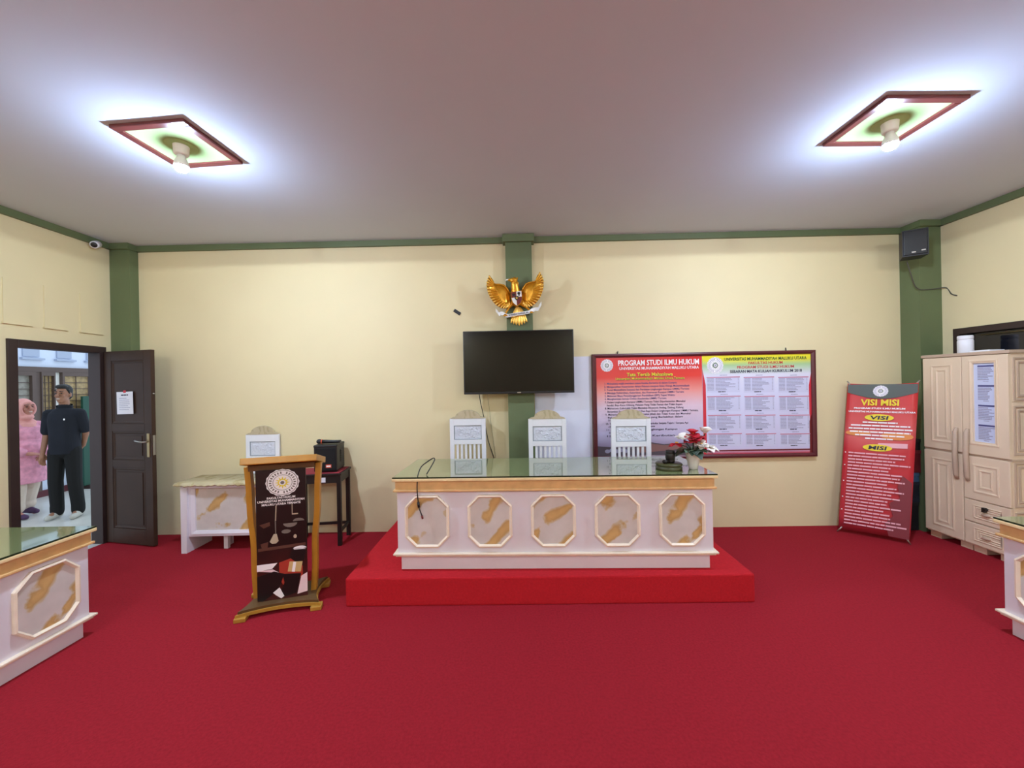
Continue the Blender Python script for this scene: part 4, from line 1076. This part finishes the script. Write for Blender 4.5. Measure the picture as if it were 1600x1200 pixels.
# ------------------------------------------------------------------ ceiling lamps
cl = thing('ceiling_light', 'square ceiling lamp with lit bulb on the left side', 'ceiling light', (-2.19, 2.62, H), R(-5), 'square framed ceiling lamps')
hx, hy = .25, .235
m = MB(); T = Matrix.Rotation(R(90), 4, 'X')                      # ring lies flat below the ceiling
m = MB(Matrix.Rotation(R(-90), 4, 'X'))
m.ring(rect(-hx, hx, -hy, hy), rect(-hx + .045, hx - .045, -hy + .045, hy - .045), .0, .0001, lip=0)
m = MB()
for x0, x1, y0, y1 in ((-hx, hx, -hy, -hy + .045), (-hx, hx, hy - .045, hy), (-hx, -hx + .045, -hy + .045, hy - .045), (hx - .045, hx, -hy + .045, hy - .045)):
    m.box(x0, x1, y0, y1, -.022, 0, bev=.005)
m.build('frame', M_lframe, cl)
m = MB(); m.box(-hx + .04, hx - .04, -hy + .04, hy - .04, -.010, 0); m.lathe([(.085, -.014), (.09, -.010), (.09, -.008)], 24); m.build('panel', M_lpanel, cl)
m = MB(); m.lathe([(.036, -.075), (.042, -.068), (.046, -.012), (.046, -.008)], 20); m.build('socket', M_socket, cl)
m = MB(); m.lathe([(.022, -.070), (.027, -.095), (.037, -.115), (.043, -.138), (.042, -.154)], 18); bb = m.build('bulb', M_socket, cl)
m = MB(); m.lathe([(.042, -.154), (.0376, -.166), (.028, -.178), (.012, -.185), (.001, -.186)], 18); m.build('bulb_dome', M_bulb, bb)
l = bpy.data.lights.new('bulb_light', 'SPOT')                        # the bulb shines down and sideways, its neck shades the ceiling
l.energy = BEAM; l.color = (0.80, 0.90, 1.0); l.spot_size = R(179.5); l.spot_blend = .03; l.shadow_soft_size = .03
o = bpy.data.objects.new('bulb_light', l); COL.objects.link(o); o.parent = cl; o.location = (0, 0, -.192)
dup(cl, (2.47, 2.52, H), R(1), 'square ceiling lamp with lit bulb on the right side')
# ------------------------------------------------------------------ people in the corridor
def hand(m, wrist, palm, curl, side, r=.0085):
    """palm, four bent fingers and a thumb; palm/curl are directions"""
    w = Vector(wrist); d = Vector(palm).normalized(); c = Vector(curl).normalized(); s_ = d.cross(c).normalized() * side
    pc = w + d * .045
    m.cap(w, .024, pc, .027); m.cap(pc - s_ * .018, .016, pc + d * .035 - s_ * .024, .013); m.cap(pc + s_ * .018, .016, pc + d * .035 + s_ * .024, .013); m.cap(pc, .018, pc + d * .04, .014)
    for k, L in enumerate((.066, .076, .070, .054)):
        b = w + d * .085 + s_ * (.030 - .020 * k); k1 = b + d * L * .5 + c * L * .12; k2 = k1 + d * L * .36 + c * L * .34
        m.cap(b, r + .001, k1, r); m.cap(k1, r, k2, r - .0015)
    tb = w + d * .02 + s_ * .026; t1 = tb + d * .032 + s_ * .022 + c * .008; m.cap(tb, .012, t1, .0105); m.cap(t1, .0105, t1 + d * .03 + s_ * .004 + c * .012, .0085)

man = thing('person', 'man in navy polo shirt and black trousers standing in the corridor beyond the door', 'person', (-5.90, 5.14, .001), R(18)); man.scale = (.9, .94, 1)
m = MB()
HD = Vector((0, -.015, 1.625))
m.ell(HD + Vector((0, .012, .02)), (.074, .092, .100)); m.ell(HD + Vector((0, -.022, -.055)), (.056, .064, .062)); m.ell(HD + Vector((0, -.055, -.092)), (.03, .028, .022))
m.cap(HD + Vector((0, -.085, .02)), .010, HD + Vector((0, -.104, -.02)), .015)
for sx in (-1, 1):
    m.ell(HD + Vector((sx * .076, .012, -.01)), (.010, .020, .032)); m.ell(HD + Vector((sx * .032, -.074, .034)), (.024, .012, .008)); m.ell(HD + Vector((sx * .036, -.062, -.022)), (.022, .02, .018))
m.ell(HD + Vector((0, -.084, -.052)), (.024, .010, .008)); m.ell(HD + Vector((0, -.082, -.066)), (.020, .010, .008))
m.cap((0, .01, 1.40), .062, HD + Vector((0, .012, -.06)), .052)
def torso(m, g, belly=.0):
    m.loft([[((rx + g) * math.copysign(abs(math.cos(a)) ** .85, math.cos(a)), .004 + (ry + g) * math.copysign(abs(math.sin(a)) ** .9, math.sin(a)) - (belly * max(0, -math.sin(a)) if .95 < z < 1.2 else 0), z) for a in [2 * math.pi * i / 28 for i in range(28)]]
            for z, rx, ry in ((.845, .140, .108), (.90, .150, .112), (.98, .146, .110), (1.08, .142, .108), (1.20, .152, .110), (1.30, .160, .108), (1.37, .150, .094), (1.42, .10, .074), (1.445, .062, .058))])
    m.cap((-.145, .008, 1.37), .050 + g, (.145, .008, 1.37), .050 + g)
torso(m, 0, .012)
RS, RE, RW = (-.175, .005, 1.365), (-.212, .015, 1.10), (-.215, -.055, .86)
LS, LE, LW_ = (.175, .005, 1.365), (.205, .06, 1.11), (.12, .15, .93)
for S_, E_, W_ in ((RS, RE, RW), (LS, LE, LW_)): m.cap(S_, .054, E_, .040); m.cap(E_, .040, W_, .026)
hand(m, RW, (.05, -.2, -1), (.5, -.25, 0), -1); hand(m, LW_, (-.8, .1, -.5), (0, .6, -.4), 1)
LEGS = (((-.09, 0, .88), (-.105, -.01, .49), (-.115, .03, .085)), ((.09, 0, .88), (.115, -.02, .49), (.135, .01, .085)))
for h_, k_, a_ in LEGS: m.cap(h_, .086, k_, .055); m.cap(k_, .054, a_, .036); m.cap(a_, .036, (a_[0] + (.015 if a_[0] > 0 else -.015), a_[1] - .13, .04), .032)
body = sculpt(m, 'body', M_skin, man, .006, 3)
m = MB(); torso(m, .016, .012)
for S_, E_ in ((RS, RE), (LS, LE)): m.cap(S_, .068, Vector(S_).lerp(Vector(E_), .80), .066)
m.cap((0, .012, 1.42), .066, (0, .0, 1.455), .066)
sculpt(m, 'polo_shirt', M_navy, man, .007, 3)
m = MB(); T = Matrix.Translation((0, .006, 1.462)) @ Matrix.Rotation(R(14), 4, 'X')
m.ring([(.086 * math.cos(a), .078 * math.sin(a)) for a in [2 * math.pi * i / 20 for i in range(20)]], [(.064 * math.cos(a), .060 * math.sin(a)) for a in [2 * math.pi * i / 20 for i in range(20)]], -.018, .02, 0, T @ Matrix.Rotation(R(90), 4, 'X'))
m.build('collar', M_navy, man)
m = MB(); m.ell((.075, -.128, 1.30), (.010, .004, .013), 8, 6); m.build('chest_badge', M_ink_w, man)
m = MB(); m.ell((0, .004, .90), (.155, .118, .12))
for h_, k_, a_ in LEGS: m.cap(h_, .096, k_, .080); m.cap(k_, .080, (a_[0], a_[1], .13), .072); m.cap((a_[0], a_[1] - .005, .16), .074, (a_[0], a_[1] - .005, .095), .074)
sculpt(m, 'trousers', M_trous, man, .008, 3)
m = MB(); m.ell(HD + Vector((0, .030, .045)), (.081, .090, .090)); m.ell(HD + Vector((0, -.03, .098)), (.066, .056, .032)); m.ell(HD + Vector((0, .055, -.01)), (.072, .055, .07))
for sx in (-1, 1): m.cap(HD + Vector((sx * .071, -.015, .05)), .015, HD + Vector((sx * .073, .0, .005)), .008)
sculpt(m, 'hair', M_hair, man, .006, 2)
def face(p, HD, s_=1.0, mats=None):
    for sx in (-1, 1):
        m = MB(); m.ell(HD + Vector((sx * .031, -.079, .012)) * s_, (.011, .006, .006), 10, 6); m.build('eye', M_eye, p)
        m = MB(); m.cap(HD + Vector((sx * .016, -.087, .038)) * s_, .004, HD + Vector((sx * .050, -.074, .040)) * s_, .003, 8); m.build('eyebrow', M_hair, p)
    m = MB(); m.ell(HD + Vector((0, -.093, -.058)) * s_, (.021, .005, .004), 10, 6); m.build('teeth', M_teeth, p)
face(man, HD)
for h_, k_, a_ in LEGS:
    sx = .02 if a_[0] > 0 else -.02; m = MB()
    m.cap((a_[0], a_[1] + .03, .050), .046, (a_[0] + sx * .5, a_[1] - .06, .052), .046); m.cap((a_[0] + sx * .5, a_[1] - .06, .045), .044, (a_[0] + sx, a_[1] - .15, .036), .034); m.cap((a_[0], a_[1] + .02, .06), .05, (a_[0], a_[1] + .01, .10), .046)
    o = sculpt(m, 'shoe', M_shoe, man, .007, 3)

wm = thing('person', 'woman in salmon headscarf and long pink tunic at the left edge of the doorway', 'person', (-6.54, 5.20, .001), R(84))
m = MB(); HD = Vector((0, -.055, 1.455))
m.ell(HD + Vector((0, .012, .016)), (.070, .086, .094)); m.ell(HD + Vector((0, -.020, -.052)), (.054, .060, .056)); m.ell(HD + Vector((0, -.05, -.086)), (.028, .026, .02))
m.cap(HD + Vector((0, -.080, .018)), .009, HD + Vector((0, -.096, -.018)), .014)
for sx in (-1, 1): m.ell(HD + Vector((sx * .034, -.058, -.022)), (.022, .02, .018)); m.ell(HD + Vector((sx * .03, -.07, .032)), (.022, .012, .007))
m.ell(HD + Vector((0, -.078, -.052)), (.022, .010, .008))
m.cap((0, -.02, 1.24), .056, HD + Vector((0, .0, -.06)), .05)
def wt(m, g):
    m.cap((-.14, -.015, 1.20), .054 + g, (.14, -.015, 1.20), .054 + g); m.ell((0, -.02, 1.10), (.165 + g, .13 + g, .17 + g)); m.ell((0, -.02, .93), (.17 + g, .145 + g, .17 + g)); m.ell((0, .015, .78), (.185 + g, .155 + g, .15 + g))
wt(m, 0)
ARM = (((-.18, -.01, 1.18), (-.235, -.04, .95), (-.10, -.22, .86)), ((.18, -.01, 1.18), (.235, -.03, .95), (.09, -.21, .80)))
for S_, E_, W_ in ARM: m.cap(S_, .05, E_, .042); m.cap(E_, .042, W_, .026)
hand(m, ARM[0][2], (.7, -.6, -.15), (.2, .1, -1), 1); hand(m, ARM[1][2], (-.7, -.6, -.1), (-.2, .1, -1), -1)
WL = (((-.09, .0, .74), (-.10, -.07, .42), (-.10, -.04, .085)), ((.09, .02, .74), (.10, .03, .42), (.10, .10, .10)))
for h_, k_, a_ in WL: m.cap(h_, .088, k_, .058); m.cap(k_, .056, a_, .036); m.cap(a_, .034, (a_[0], a_[1] - .12, .04), .03)
sculpt(m, 'body', M_skin2, wm, .006, 3)
m = MB(); wt(m, .022)
for S_, E_, W_ in ARM: m.cap(S_, .070, E_, .068); m.cap(E_, .068, Vector(E_).lerp(Vector(W_), .82), .056)
m.loft([[(rx * math.cos(2 * math.pi * i / 24) * (1 + .03 * math.sin(5 * i)), .005 + ry * math.sin(2 * math.pi * i / 24) * (1 + .03 * math.cos(7 * i)), z) for i in range(24)] for z, rx, ry in ((.46, .23, .215), (.62, .22, .20), (.78, .21, .185), (.92, .195, .17))])
sculpt(m, 'tunic', M_pink, wm, .008, 3)
m = MB()
for h_, k_, a_ in WL: m.cap(h_, .10, k_, .088); m.cap(k_, .088, (a_[0], a_[1], .20), .084); m.cap((a_[0], a_[1], .22), .085, (a_[0], a_[1], .15), .088)
sculpt(m, 'trousers', M_cream, wm, .008, 3)
m = MB(); m.ell(HD + Vector((0, .028, .018)), (.092, .098, .108)); m.ell(HD + Vector((0, .03, -.09)), (.088, .098, .08)); m.ell((0, .0, 1.235), (.15, .115, .09)); m.ell((0, -.05, 1.19), (.115, .10, .10)); m.ell(HD + Vector((0, -.03, -.125)), (.066, .062, .045))
for k in range(15):                                                # rim of the scarf round the face
    a = math.pi * (-.25 + 1.5 * k / 14); a2 = math.pi * (-.25 + 1.5 * (k + 1) / 14)
    if k < 14: m.cap(HD + Vector((.070 * math.cos(a), -.045, -.015 + .092 * math.sin(a))), .018, HD + Vector((.070 * math.cos(a2), -.045, -.015 + .092 * math.sin(a2))), .018)
sculpt(m, 'headscarf', M_hijab, wm, .006, 3)
face(wm, HD, .96)
for h_, k_, a_ in WL:
    m = MB(); z0 = 0 if a_[1] < 0 else .015
    m.cap((a_[0], a_[1] + .04, .048 + z0), .044, (a_[0], a_[1] - .06, .048 + z0), .044); m.cap((a_[0], a_[1] - .06, .042 + z0), .042, (a_[0], a_[1] - .15, .034 + z0), .032); m.cap((a_[0], a_[1] + .02, .06 + z0), .046, (a_[0], a_[1] + .01, .11 + z0), .042)
    sculpt(m, 'shoe', M_purple, wm, .007, 3)
